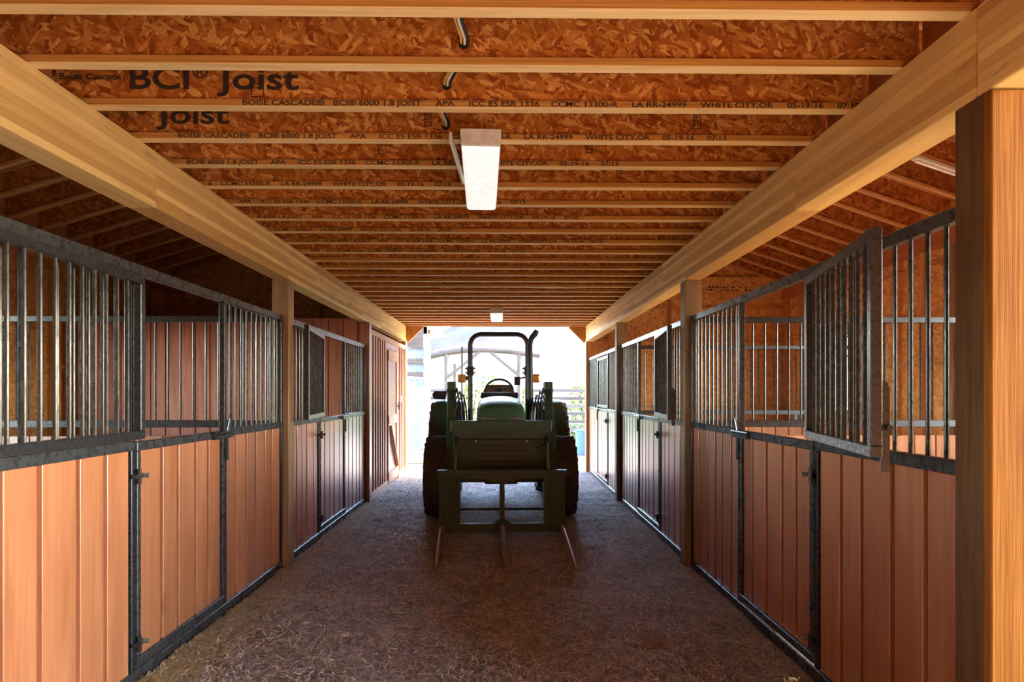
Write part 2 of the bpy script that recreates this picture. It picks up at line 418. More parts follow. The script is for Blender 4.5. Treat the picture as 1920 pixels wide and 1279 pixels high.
tag(m.build('ground', 'yard_grass'), 'green paddock beyond the rail fence', 'ground', kind='structure')
m = MB(); m.box(-4.6, -1.3, 15.0, 25.6, -0.02, 0.004)
tag(m.build('ground', 'yard_grass'), 'strip of green grass along the metal shed', 'ground', kind='structure')

# hay: loose strands, uncountable
def clear(p):
    x, y = p.x, p.y
    lo, hi = (-1.94, 1.702) if y > 9.68 else (-1.988, 1.702)
    if any(py-0.02 < y < py+0.175 for py in (2.27, 6.05, 9.69, 13.30)): lo, hi = -1.94, 1.655
    if not lo < x < hi: return False
    if any(abs(x-tx) < 0.27 and abs(y-ty) < (0.17 if r_ < 0.4 else 0.21) for tx, ty, r_ in TYRES): return False
    return not any(math.hypot(x-cx, y-cy) < cr*1.75 for cx, cy, cr in CLODS)
def strands(name, n, mat, xr, yr, label, near=1.7, edge=None):
    vs = []; fs = []
    for i in range(n):
        x = random.uniform(*xr) if xr else 0
        if edge is not None:
            x = edge + (1 if edge < 0 else -1)*abs(random.gauss(0, 0.16))
        y = yr[0] + (yr[1]-yr[0])*random.random()**near
        z = gz(x, y) + 0.004
        a = random.uniform(0, math.pi*2); L = random.choice((0.02, 0.03, 0.04, 0.05, 0.08, 0.13))*random.uniform(0.7, 1.2); w = random.uniform(0.0014, 0.0036)
        d = Vector((math.cos(a), math.sin(a), 0)); s_ = Vector((-d.y, d.x, 0))*w
        p0 = Vector((x, y, z+random.uniform(0, 0.006))); bend = random.uniform(-0.2, 0.2)
        p1 = p0 + d*L*0.5 + Vector((0, 0, random.uniform(0.0, 0.012)))
        d2 = Vector((math.cos(a+bend*2), math.sin(a+bend*2), 0))
        p2 = p1 + d2*L*0.5 + Vector((0, 0, random.uniform(-0.012, 0.010)))
        if not (clear(p0) and clear(p1) and clear(p2)): continue
        p1.z = max(p1.z, gz(p1.x, p1.y)+0.003); p2.z = max(p2.z, gz(p2.x, p2.y)+0.002)
        o = len(vs)
        t = Vector((0, 0, random.uniform(-w, w)))
        vs += [p0-s_-t, p0+s_+t, p1-s_, p1+s_, p2-s_*0.6, p2+s_*0.6]
        fs += [(o, o+1, o+3, o+2), (o+2, o+3, o+5, o+4)]
    me = bpy.data.meshes.new(name); me.from_pydata([tuple(v) for v in vs], [], fs); me.materials.append(MATS[mat])
    tag(put(name, me), label, 'hay', kind='stuff')
strands('hay', 94000, 'hay', (BL, BR), (2.4, 13.5), 'grey and straw coloured hay bits scattered over the dirt aisle')
strands('straw', 19000, 'straw_yellow', None, (2.6, 9.6), 'yellow straw gathered along the stall fronts on the tack room side', 1.4, XL+0.03)
strands('straw', 4400, 'straw_yellow', None, (2.6, 9.6), 'yellow straw gathered along the stall fronts facing the tack room side', 1.4, XR-0.03)
# a few clods on the floor
CL = [(-1.58, 8.25, 0.05, 'small dark clod of dirt on the aisle near the tack room corner post'), (-1.35, 4.55, 0.04, 'flat brown clod of dirt lying before the folded back grille stall'), (0.95, 4.2, 0.05, 'flat pale clod of dirt lying before the reddish stall door')]
for i, (x, y, r, lab) in enumerate(CL):
    m = MB(); n = 9; rings = [(0.0, 1.0), (0.35, 0.85), (0.6, 0.4)]
    vs = []
    for zz, rr in rings:
        for k in range(n):
            a = 2*math.pi*k/n; q = r*rr*random.uniform(0.75, 1.2)
            vs.append((q*1.3*math.cos(a), q*math.sin(a), zz*r*0.8))
    vs.append((0, 0, 0.7*r*0.8)); fs = []
    for j in range(2):
        for k in range(n): fs.append((j*n+k, j*n+(k+1) % n, (j+1)*n+(k+1) % n, (j+1)*n+k))
    for k in range(n): fs.append((2*n+k, 2*n+(k+1) % n, 3*n))
    m.add(vs, fs)
    tag(m.build('dirt_clod', 'dirt', loc=(x, y, gz(x, y)-0.002), smooth=True), lab, 'clod', 'clods on the aisle floor')

# ------------------------------------------------------------------ posts and beams
bolt = MB().tube([(0, 0, 0), (0, -0.012, 0)], 0.02, 8).mesh('bolt', 'zinc_steel')
def post(x0, y, z1, mat, label, bolts=True, w=PW):
    m = MB(); m.box(x0, x0+w, y, y+PW, -0.06, z1)
    o = m.build('post', mat, bevel=0.006); tag(o, label, 'post', kind='structure')
    if bolts:
        for zb in (0.45, 1.88): put('bolt', bolt, o, (x0+w/2, y, zb))
    return o
post(BR, PY[0], BZ, 'entry_post_wood', 'dark brown rough post beside the wide orange entry board', False)
post(BL-PW, PY[0], BZ, 'entry_post_wood', 'dark brown rough post at the entry on the tack room side', False)
post(BL-PW, PY[1], BZ, 'post_wood', 'square timber post between the two stalls on the tack room side')
post(BL-PW, PY[2], BZ, 'tack_board_wood', 'dark red brown post at the corner of the tack room')
post(BR, PY[1], BZ, 'post_wood', 'square timber post between open grille doors facing the tack room side')
post(BR, PY[2], BZ, 'post_wood', 'square timber post before the closed far stall')
post(BR, PY[3], BZ, 'stud_wood', 'pale orange timber post at the far opening beside the last stall', False)
post(BL-PW, PY[3], BZ, 'stud_wood', 'pale timber post at the far opening beside the tack room', False)
for xx, lab in ((BR, 'glulam'), (BL-PW, 'glulam')):
    post(xx, -1.3, BZ, 'entry_post_wood', 'rough post carrying the near end of the aisle beam', False)
SPL = [-2.6, 2.31, 6.12, 9.76, 13.48]
sidename = {BR: 'over the stalls facing the tack room', BL-PW-0.003: 'over the tack room side'}
bays = ['entry bay length', 'first bay length', 'middle bay length', 'far bay length']
for xx in (BR, BL-PW-0.003):
    for i in range(4):
        m = MB(); m.box(xx, xx+PW+0.003, SPL[i]+0.002, SPL[i+1]-0.002, BZ, JZ)
        tag(m.build('beam', 'glulam', bevel=0.005), 'pale laminated timber beam %s, %s' % (sidename[xx], bays[i]), 'beam', kind='structure')
# knee braces at the far opening
for s, xx in ((1, BL), (-1, BR)):
    m = MB()
    q = [(xx, 2.60), (xx, 2.38), (xx+s*0.10, 2.66), (xx+s*0.33, 2.93), (xx+s*0.05, 2.93)]
    q = [(xx, 2.93), (xx, 2.64), (xx+s*0.03, 2.60), (xx+s*0.33, 2.90), (xx+s*0.33, 2.93)]
    m.prism(q, 'y', 13.36, 13.42)
    tag(m.build('knee_brace', 'stud_wood', bevel=0.003), 'orange timber knee brace in the far opening %s' % ('next to the tack room' if s > 0 else 'next to the last stall'), 'brace', kind='structure')

# ------------------------------------------------------------------ ceiling: deck with I joists
m = MB(); m.box(-2.19, 1.85, -2.6, 13.5, JZ+JD, JZ+JD+0.02)
ceil = m.build('ceiling', 'roof_osb'); tag(ceil, 'strand board deck over the aisle carried by wooden I joists', 'ceiling', kind='structure')
FH, FW = 0.036, 0.062
jx0, jx1 = -2.12, 1.73
web_me = MB().box(jx0, jx1, -0.005, 0.005, FH-0.002, JD-FH+0.002).mesh('joist', 'joist_osb')
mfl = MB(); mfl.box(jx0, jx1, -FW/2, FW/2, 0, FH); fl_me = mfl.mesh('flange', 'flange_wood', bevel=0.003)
blk_me = MB().box(0, 0.03, -JS/2+0.035, JS/2-0.035, 0, JD).mesh('blocking', 'plate_wood')
joists = {}
kmin, kmax = -11, 27
for k in range(kmin, kmax+1):
    y = JY0 + JS*k
    j = put('joist', web_me, ceil, (0, y, JZ)); joists[k] = j
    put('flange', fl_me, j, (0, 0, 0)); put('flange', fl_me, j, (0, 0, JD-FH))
    if k < kmax:
        put('blocking', blk_me, ceil, (1.745, y+JS/2, JZ)); put('blocking', blk_me, ceil, (-2.15, y+JS/2, JZ))
m = MB(); m.box(-2.09, 1.80, 13.44, 13.48, JZ-0.005, JZ+JD)
m.build('rim_board', 'header_wood', ceil)
# printed lettering on flanges and webs
LINE = 'BOISE CASCADE®   BCI® 6000 1.8 JOIST     APA     ICC ES ESR 1336    CCMC 13300-R     LA RR-24999     WHITE CITY,OR     05-19-16     07:13'
CH = 2.93/len(LINE)
def flange_line(k, end, last='07:13'):
    body = LINE[:-5] + last; start = end - 2.93
    drop = max(0, math.ceil((-1.93-start)/CH))
    while drop < len(body) and body[drop] == ' ': drop += 1
    body = body[drop:]
    text('lettering', body, 0.036, (start+drop*CH, -FW/2-0.0015, 0.006), joists[k], width=len(body)*CH, offset=0.0007)
for k, e, la in ((2, 1.70, '07:13'), (3, 1.20, '07:13'), (4, 0.69, '07:13'), (5, -0.345, '07:13'), (6, 0.16, '07:13'), (7, 0.587, '07:10'), (8, -0.44, '07:10'), (9, 0.9, '07:10'), (10, 0.2, '07:10')):
    flange_line(k, e, la)
def big_print(k, end):
    y = -0.0065
    for body, a, b, size, z in (('BCI', end-0.80, end-0.52, 0.150, 0.092), ('®', end-0.505, end-0.43, 0.085, 0.142), ('Joist', end-0.39, end, 0.150, 0.092), ('Boise Cascade', end-1.13, end-0.84, 0.042, 0.134)):
        if b < -1.95: continue
        text('lettering', body, size, (a, y, z), joists[k], width=b-a, offset=0.003 if size > 0.1 else 0.0008)
big_print(2, -0.973); big_print(3, -1.47); big_print(4, -1.975)
def stamp(k, x, z, body, w, h):
    m = MB(); t = 0.004; y0_, y1_ = -0.0075, -0.0055
    m.box(x, x+w, y0_, y1_, z, z+t); m.box(x, x+w, y0_, y1_, z+h-t, z+h); m.box(x, x+t, y0_, y1_, z+t, z+h-t); m.box(x+w-t, x+w, y0_, y1_, z+t, z+h-t)
    m.build('stamp_frame', 'ink', joists[k])
    if body: text('lettering', body, 0.042, (x+w*0.78, -0.0075, z+0.008), joists[k], rot=(math.pi/2, -math.pi/2, 0))
stamp(3, -0.425, 0.085, '2016', 0.042, 0.10); stamp(3, 1.03, 0.075, 'APR 1', 0.042, 0.12)
stamp(2, -1.20, 0.055, '', 0.06, 0.045); stamp(4, 0.50, 0.09, '22', 0.04, 0.06); stamp(4, -0.75, 0.08, '', 0.05, 0.03); stamp(5, 0.75, 0.10, '22', 0.04, 0.06)
for k, x in ((2, -2.10), (3, -2.11)):
    text('lettering', 'SIMPSON', 0.036, (x, -0.0075, 0.185), joists[k], rot=(math.pi/2, 0.62, 0))

# electric cables threaded through the joist webs
hole_me = MB().tube([(0, -0.0062, 0), (0, 0.0062, 0)], 0.022, 14).mesh('knockout_hole', 'dark_hole')
hx = [-0.155, -0.26, -0.30, -0.24]
hz = [0.10, 0.115, 0.085, 0.085]
for i in (1, 2, 3): put('knockout_hole', hole_me, joists[i], (hx[i-1]-0.01, 0, hz[i-1]))
for mat, dx, dz, lab in (('cable_white', 0.0, 0.0, 'white'), ('cable_yellow', -0.0145, 0.004, 'yellow'), ('cable_black', 0.0145, -0.004, 'black')):
    pts = []
    for i in range(0, 4):
        y = JY0+JS*i; X = hx[max(0, i-1)]+dx; Z = JZ+hz[max(0, i-1)]+dz
        up = 0.085 if i else 0.1
        if i == 0: pts += [(X-0.03, y+0.10, JZ+0.27), (X-0.03+dx, y+0.22, JZ+0.19)]
        else:
            sl = (0, -0.035, 0.05, -0.04)[i]
            pts += [(X+sl, y-0.13, Z+0.10), (X+sl*0.7, y-0.085, Z+0.05), (X-0.004, y-0.035, Z+0.008), (X-0.008, y+0.02, Z-0.006)]
            if i < 3:
                X2 = hx[i]+dx
                pts += [((X+X2)/2-0.02+dx, y+0.10, JZ+0.17+dz), ((X*0.3+X2*0.7)+dx*2, y+0.22, JZ+0.165+dz)]
    pts += [(-0.2+dx, JY0+JS*3+0.12, JZ+0.06)]
    tag(MB().tube(pts, 0.0065, 6).build('electric_cable', mat, smooth=True), '%s electric cable threaded through joist holes towards the ceiling light' % lab, 'cable', 'cables threaded through the joists')
# loose wire far along the ceiling
tag(MB().tube([(0.35, 8.45, JZ-0.006), (0.6, 8.46, JZ-0.012), (0.9, 8.48, JZ-0.005), (1.05, 8.47, JZ+0.002)], 0.006, 6).build('loose_wire', 'cable_white'), 'thin loose wire hanging under the joists far along the ceiling', 'wire')

# ------------------------------------------------------------------ ceiling lights
def fixture(loc, rz, label, flap, strength=None):
    t = empty('ceiling_light', loc, rz); tag(t, label, 'ceiling light', 'aisle ceiling lights')
    m = MB(); m.prism([(-0.105, 0), (0.105, 0), (0.105, -0.045), (0.09, -0.075), (-0.09, -0.075), (-0.105, -0.045)], 'y', 0, 1.14)
    m.build('housing', 'lamp_housing', t, bevel=0.003)
    m = MB(); m.prism([(-0.1, -0.076), (0.1, -0.076), (0.096, -0.098), (0.08, -0.106), (-0.08, -0.106), (-0.096, -0.098)], 'y', 0.03, 1.13)
    m.build('lens', 'lamp_lens', t, bevel=0.002)
    m = MB(); m.box(-0.1, 0.1, 0.0, 0.02, -0.085, -0.07); m.build('end_cap', 'lamp_housing', t)
    if flap:
        m = MB(); m.bar((-0.155, 0.0, -0.045), (-0.108, 0.60, -0.075), 0.012, 0.05); m.build('side_flap', 'lamp_housing', t)
    return t
fixture((-0.115, 3.40, JZ), 0.03, 'white fluorescent ceiling light with a loose side flap', True)
fixture((-0.11, 10.5, JZ), 0.0, 'small white ceiling light near the far opening', False)

# ------------------------------------------------------------------ stall fronts
T = 0.025
bar_me = {}
def vbar(z0, z1, r=0.0095):
    k = (round(z0, 3), round(z1, 3), r)
    if k not in bar_me: bar_me[k] = MB().tube([(0, 0, z0), (0, 0, z1)], r, 8).mesh('bar', 'bar_steel', smooth=True)
    return bar_me[k]
RZ0, RZ1, TZ0, TZ1 = 1.27, 1.325, 2.235, 2.29
def boards_for(y0, y1, n, z0, z1, parent, xf, th, mat, gap=0.032, seed=0):
    rnd = random.Random(seed)
    ws = [rnd.uniform(0.8, 1.25) for _ in range(n)]; s = sum(ws); y = y0
    for w in ws:
        w = w/s*(y1-y0)
        d = rnd.uniform(-0.002, 0.002)
        m = MB(); m.box(min(xf, xf-th)+d, max(xf, xf-th)+d, y+gap*0.5, y+w-gap*0.5, z0, z1)
        m.build('board', mat, parent, bevel=0.003); y += w
def stall_front(a, X, Y0, Y1, angle, label, seed, d0=1.05):
    L = Y1-Y0; d1 = d0+1.19
    t = empty('horse_stall', (X, Y0, 0)); tag(t, label, 'horse stall', 'stall fronts along the aisle')
    def rail(name, y0, y1, z0, z1, parent=t, xx=0.0, mat='rail_steel', w=T):
        return MB().box(xx-w, xx+w, y0, y1, z0, z1).build(name, mat, parent, bevel=0.004)
    rail('top_rail', 0, L, TZ0, TZ1)
    rail('bottom_rail', 0, L, -0.05, 0.07)
    rail('middle_rail', 0, d0, RZ0, RZ1); rail('middle_rail', d1, L, RZ0, RZ1)
    for y in (0.02, d0, d1, L-0.02):
        rail('upright', y-0.02, y+0.02, 0.07, RZ0 if y in () else TZ0, mat='black_steel', w=0.021)
    xf = a*0.012
    for (y0_, y1_, n) in ((0.045, d0-0.022, 5), (d1+0.022, L-0.045, 6)):
        boards_for(y0_, y1_, n, 0.07, RZ0, t, xf, a*0.03, 'stall_board_wood', seed=seed+int(y0_*10))
        MB().box(min(-a*0.018, -a*0.03), max(-a*0.018, -a*0.03), y0_, y1_, 0.07, RZ0).build('backing', 'tack_board_wood', t)
    for (y0_, y1_, n) in ((0.04, d0-0.02, 9), (d1+0.02, L-0.04, 10)):
        for i in range(n): put('bar', vbar(RZ1, TZ0), t, (0, y0_+(y1_-y0_)*(i+1)/(n+1), 0))
    # dutch door, lower half
    dz0, dz1 = 0.085, 1.315
    m = MB(); w = 0.02; ya, yb = d0+0.028, d1-0.028
    for b in ((ya, yb, dz1-0.05, dz1), (ya, yb, dz0, dz0+0.05), (ya, ya+0.035, dz0+0.05, dz1-0.05), (yb-0.035, yb, dz0+0.05, dz1-0.05)):
        m.box(-w+a*0.006, w+a*0.006, *b)
    d = m.build('door', 'rail_steel', t, bevel=0.004)
    boards_for(ya+0.036, yb-0.036, 5, dz0+0.05, dz1-0.05, d, a*0.014, a*0.03, 'stall_board_wood', seed=seed+99)
    MB().box(min(-a*0.017, -a*0.03), max(-a*0.017, -a*0.03), ya+0.036, yb-0.036, dz0+0.05, dz1-0.05).build('backing', 'tack_board_wood', d)
    for z in (0.22, 1.13):
        m = MB(); m.box(a*0.021-0.012, a*0.021+0.018*a+0.006, d0-0.02, d0+0.06, z-0.012, z+0.012); m.tube([(a*0.045, d0+0.01, z-0.04), (a*0.045, d0+0.01, z+0.04)], 0.013, 8)
        m.build('hinge', 'black_steel', d)
        MB().tube([(a*0.024, d0+0.06, z), (a*0.075, d0+0.06, z)], 0.013, 8).build('hinge_bolt', 'zinc_steel', d)
    m = MB(); m.box(min(a*0.027, a*0.055), max(a*0.027, a*0.055), d1-0.24, d1+0.05, 1.262, 1.29); m.tube([(a*0.05, d1-0.26, 1.305), (a*0.05, d1+0.06, 1.305)], 0.011, 8)
    m.tube([(a*0.05, d1-0.03, 1.305), (a*0.06, d1-0.01, 1.40)], 0.009, 6)
    m.box(min(a*0.022, a*0.034), max(a*0.022, a*0.034), d1-0.02, d1+0.02, 1.10, 1.27)
    m.build('latch', 'black_steel', d)
    # grille upper half, hung on the near jamb
    W = d1-d0-0.03; g0, g1 = 1.335, 2.215
    m = MB()
    for b in ((0, W, g0, g0+0.045), (0, W, g1-0.045, g1), (0, 0.045, g0+0.045, g1-0.045), (W-0.045, W, g0+0.045, g1-0.045)):
        m.box(-0.021, 0.021, *b)
    off = a*0.056 if angle > 20 else 0.0
    g = m.build('grille_door', 'black_steel', t, (off, d0+0.012, 0), bevel=0.003, rot=(0, 0, -a*math.radians(angle)))
    for i in range(10): put('bar', vbar(g0+0.045, g1-0.045), g, (0, 0.045+(W-0.09)*(i+1)/11, 0))
    if angle > 20:
        m = MB(); m.prism([(-0.020, 1.28), (-0.052, 1.28), (-0.052, 1.60), (-0.042, 1.625), (-0.030, 1.63), (-0.020, 1.62)], 'y', W-0.03, W-0.018); m.tube([(-0.045, W-0.018, 1.45), (-0.045, W+0.01, 1.45)], 0.012, 8)
        if a > 0: m = MB(); m.box(0.018, 0.03, W-0.03, W-0.002, 1.40, 1.72)
        m.build('latch_plate', 'black_steel', g)
    for z in (1.45, 2.08):
        MB().tube([(0.0, -0.008, z-0.035), (0.0, -0.008, z+0.035)], 0.014, 8).build('hinge', 'zinc_steel', g)
    return t
Y0s = [PY[i]+PW for i in range(3)]; Y1s = [PY[i+1] for i in range(3)]
stall_front(1, XL, Y0s[0], Y1s[0], 178.5, 'orange board stall with folded back grille door, beside the entry on the tack room side', 11, 1.20)
stall_front(1, XL, Y0s[1], Y1s[1], 172, 'board stall with folded back grille door, next to the tack room', 22)
stall_front(-1, XR, Y0s[0], Y1s[0], 167, 'reddish board stall with grille door swung out, beside the dark entry post', 33, 1.20)
stall_front(-1, XR, Y0s[1], Y1s[1], 173, 'board stall with swung open grille door, middle of the row facing the tack room', 44)
stall_front(-1, XR, Y0s[2], Y1s[2], 0, 'board stall with grille door shut, beside the far opening', 55)

# ------------------------------------------------------------------ partitions between stalls
def partition(y, xa, xb, label, mat='partition_board_wood', seed=0):
    t = empty('stall_partition', (xa, y, 0)); tag(t, label, 'partition', 'partitions between the stalls')
    L = xb-xa
    MB().box(0, L, -0.025, 0.025, TZ0, TZ1).build('top_rail', 'black_steel', t, bevel=0.004)
    MB().box(0, L, -0.025, 0.025, RZ0, RZ1+0.01).build('middle_rail', 'black_steel', t, bevel=0.004)
    n = int(L/0.112)
    for i in range(n):
        put('bar', vbar(RZ1+0.01, TZ0), t, (L*(i+0.5)/n, 0, 0))
    rnd = random.Random(seed); x = 0; k = int(L/0.2)
    for i in range(k):
        w = L/k
        MB().box(i*w+0.006, (i+1)*w-0.006, -0.02+rnd.uniform(-.002, .002), 0.02, 0.0, 1.19).build('board', mat, t, bevel=0.003)
    for x in (0.03, L*0.33, L*0.66, L-0.03):
        MB().box(x-0.025, x+0.025, -0.018, 0.018, 1.19, RZ0).build('stub_post', 'black_steel', t)
partition(6.13, BR+PW, OR-0.06, 'orange board partition with black bars behind the swung out grille door', seed=1)
partition(9.77, BR+PW, OR-0.06, 'orange board partition with black bars between the middle and far stalls', seed=2)
partition(6.13, OL+0.06, BL-PW, 'orange board partition with black bars on the tack room side', 'stall_board_wood', seed=3)

# ------------------------------------------------------------------ tack room: board and batten wall with a door
XT = -1.985
m = MB(); m.box(XT-0.03, XT, PY[2]+PW, 11.36, 0, 2.5); m.box(XT-0.03, XT, 12.44, 13.3, 0, 2.5); m.box(XT-0.03, XT, 11.36, 12.44, 2.36, 2.5)
tw = m.build('wall_tack_room', 'tack_board_wood'); tag(tw, 'red brown board and batten wall of the tack room', 'wall', kind='structure')
bat = MB().box(0, 0.022, -0.022, 0.022, 0.1, 2.46).mesh('batten', 'batten_wood', bevel=0.003)
y = PY[2]+PW+0.10
while y < 13.28:
    if not (11.25 < y < 12.55): put('batten', bat, tw, (XT, y, 0))
    y += 0.20
MB().box(XT, XT+0.028, PY[2]+PW, 13.3, 2.46, 2.54).build('top_trim', 'trim_wood', tw, bevel=0.003)
MB().box(XT, XT+0.026, PY[2]+PW, 11.3, -0.05, 0.1).build('bottom_trim', 'trim_wood', tw, bevel=0.003)
MB().box(XT, XT+0.026, 12.5, 13.3, -0.05, 0.1).build('bottom_trim', 'trim_wood', tw, bevel=0.003)
dr = MB().box(XT-0.035, XT+0.004, 11.38, 12.42, 0.02, 2.35).build('door_1', 'tack_board_wood'); tag(dr, 'orange wooden tack room door with pale cross rails and a diagonal brace', 'door', kind='structure')
for z0, z1 in ((2.15, 2.33), (1.05, 1.20), (0.05, 0.22)):
    MB().box(XT+0.005, XT+0.03, 11.40, 12.40, z0, z1).build('rail', 'trim_wood', dr, bevel=0.003)
for yy in (11.40, 12.30):
    MB().box(XT+0.004, XT+0.022, yy, yy+0.10, 0.22, 2.15).build('stile', 'batten_wood', dr, bevel=0.003)
MB().bar((XT+0.014, 11.5, 1.02), (XT+0.014, 12.3, 0.25), 0.02, 0.1, up=(1, 0, 0)).build('brace', 'batten_wood', dr)
m = MB(); m.tube([(XT+0.02, 12.36, 1.35), (XT+0.05, 12.36, 1.35)], 0.012, 8); m.tube([(XT+0.05, 12.36, 1.28), (XT+0.05, 12.36, 1.42)], 0.01, 8); m.build('handle', 'black_steel', dr)
m = MB(); m.box(XT, XT+0.02, 12.78, 12.86, 1.42, 1.54)
tag(m.build('switch_plate', 'lamp_housing', bevel=0.003), 'small pale switch plate on the tack room wall', 'switch')
m = MB(); m.box(OL, BL-PW-0.01, 9.73, 9.75, 0, 2.68)
tb = m.build('wall_tack_side', 'dark_board_wood'); tag(tb, 'dark vertical board wall between the stall and the tack room', 'wall', kind='structure')
n = 20
for i in range(n):
    w = (BL-PW-0.02-OL)/n
    MB().box(OL+i*w+0.007, OL+(i+1)*w-0.007, 9.705, 9.73, 0.02, 2.66).build('board', 'dark_board_wood', tb, bevel=0.003)
m = MB(); m.box(OL, XT-0.035, 9.75, YE, 2.60, 2.64); tag(m.build('ceiling_tack_room', 'roof_osb'), 'strand board lid over the tack room', 'ceiling', kind='structure')

# ------------------------------------------------------------------ outer walls, end walls, roofs over the stalls
def wall_y(name, xa, xb, ztop, holes, label):
    m = MB(); ys = sorted({2.5, YE} | {h[0] for h in holes} | {h[1] for h in holes})
    for i in range(len(ys)-1):
        ya, yb = ys[i], ys[i+1]; h = [h for h in holes if h[0] <= ya and h[1] >= yb]
        if h: m.box(xa, xb, ya, yb, 0, h[0][2]); m.box(xa, xb, ya, yb, h[0][3], ztop)
        else: m.box(xa, xb, ya, yb, 0, ztop)
    o = m.build(name, 'wall_osb'); tag(o, label, 'wall', kind='structure'); return o
hr = [(3.2, 5.0, 1.15, 2.55), (6.6, 7.9, 1.15, 2.55), (10.75, 11.45, 1.25, 2.55)]  # only the far stall's opening is seen; the others are added for daylight
hl = [(3.2, 5.0, 1.15, 2.55), (6.6, 8.1, 1.15, 2.55)]  # unseen openings, added to let daylight into these stalls
wr = wall_y('wall_right', OR, OR+0.02, 4.06, hr, 'golden strand board outer wall of the stalls facing the tack room side')
wlft = wall_y('wall_left', OL-0.02, OL, 4.11, hl, 'strand board outer wall of the stalls on the tack room side')
def studs(wall, s, x, ztop, holes):
    y = 2.7; k = 0
    while y < YE-0.1:
        if not any(h[0]-0.02 < y+0.07 and y < h[1]+0.02 for h in holes):
            w = 0.14 if k % 3 == 0 else 0.045
            m = MB(); m.box(min(x, x+s*0.09), max(x, x+s*0.09), y, y+w, 0, ztop); m.build('stud', 'post_wood' if k % 3 == 0 else 'stud_wood', wall, bevel=0.002)
        y += 0.61; k += 1
    for z in (0.66, 1.97, 2.63, 3.29):
        ys = [2.5]+[q for h in sorted(holes) if h[2] < z < h[3] for q in (h[0], h[1])]+[YE]
        for i in range(0, len(ys), 2):
            m = MB(); m.box(min(x, x+s*0.04), max(x, x+s*0.04), ys[i], ys[i+1], z-0.02, z+0.02); m.build('girt', 'stud_wood', wall)
    m = MB(); m.box(min(x, x+s*0.1), max(x, x+s*0.1), 2.5, YE, ztop-0.28, ztop-0.02); m.build('top_plate', 'plate_wood', wall, bevel=0.003)
    for h in holes:
        m = MB(); t = 0.05
        for b in ((h[0]-t, h[1]+t, h[3], h[3]+t), (h[0]-t, h[1]+t, h[2]-t, h[2]), (h[0]-t, h[0], h[2], h[3]), (h[1], h[1]+t, h[2], h[3])):
            m.box(min(x, x+s*0.05), max(x, x+s*0.05), *b)
        m.build('opening_frame', 'stud_wood', wall)
studs(wr, -1, OR, 3.74, hr); studs(wlft, 1, OL, 3.80, hl)
# bars across the far stall's window opening
wg = empty('window_guard', (OR+0.01, 10.75, 1.25)); tag(wg, 'barred opening in the outer wall of the far stall', 'window guard')
for z in (0.03, 0.95, 1.27): MB().box(-0.012, 0.012, 0, 0.70, z-0.015, z+0.015).build('rail', 'black_steel', wg)
for i in range(6): MB().tube([(0, 0.1*(i+1), 0.03), (0, 0.1*(i+1), 1.27)], 0.007, 6).build('bar', 'bar_steel', wg)
def end_wall(name, xa, xb, ya, yb, zf, label, mat, girts=True, ztop=None):
    m = MB(); m.prism([(xa, 0), (xb, 0), (xb, zf(xb)+0.30), (xa, zf(xa)+0.30)], 'y', ya, yb)
    o = m.build(name, mat); tag(o, label, 'wall', kind='structure')
    if girts:
        for z in (0.66, 1.32, 1.98, 2.64, 3.30):
            MB().box(xa, xb, ya-0.04, ya, z-0.02, z+0.02).build('girt', 'stud_wood', o)
        x = xa+0.3
        while x < xb:
            MB().box(x, x+0.045, ya-0.09, ya, 0, 3.6).build('stud', 'stud_wood', o); x += 1.22
        MB().box(xa, xb, ya-0.1, ya, 3.45, 3.92).build('header', 'end_osb', o, bevel=0.003)
    return o
er = end_wall('wall_end_right', BR+PW, OR, YE, YE+0.03, roof_r, 'orange strand board end wall behind the far stall', 'end_osb')
el = end_wall('wall_end_left', OL, BL-PW-0.004, YE, YE+0.03, roof_l, 'strand board end wall above the tack room', 'end_osb')
m = MB(); rk = random.Random(5)   # illegible ink stamps on the header
for z, xa_, xb_ in ((3.71, 4.12, 4.85), (3.655, 4.05, 4.95)):
    x = xa_
    while x < xb_:
        w = rk.uniform(0.015, 0.06)
        if rk.random() < 0.75: m.box(x, x+w, YE-0.1025, YE-0.100, z-rk.uniform(0.008, 0.02), z+rk.uniform(0.006, 0.02))
        x += w+rk.uniform(0.008, 0.025)
m.build('ink_stamp', 'ink', er)
nr = end_wall('wall_near_right', BR+PW+0.002, OR, 2.33, 2.35, roof_r, 'board wall at the entry facing the yard', 'end_osb', False)
nl = end_wall('wall_near_left', OL, BL-PW-0.002, 2.33, 2.35, roof_l, 'board wall at the entry on the tack room side', 'end_osb', False)
for wall, xa, xb, s in ((nr, 1.652, OR, 1), (nl, -1.95, OL, -1)):
    x = xa; first = True
    while (x < xb-0.1) if s > 0 else (x > xb+0.1):
        w = 0.285
        lo, hi = (x+0.004, x+w-0.004) if s > 0 else (x-w+0.004, x-0.004)
        yb = 2.272 if first else 2.328
        MB().box(lo, hi, 2.230, yb, 0, BZ-0.006 if first else 2.9).build('entry_board', 'entry_board_wood', wall, bevel=0.004)
        x += s*w; first = False
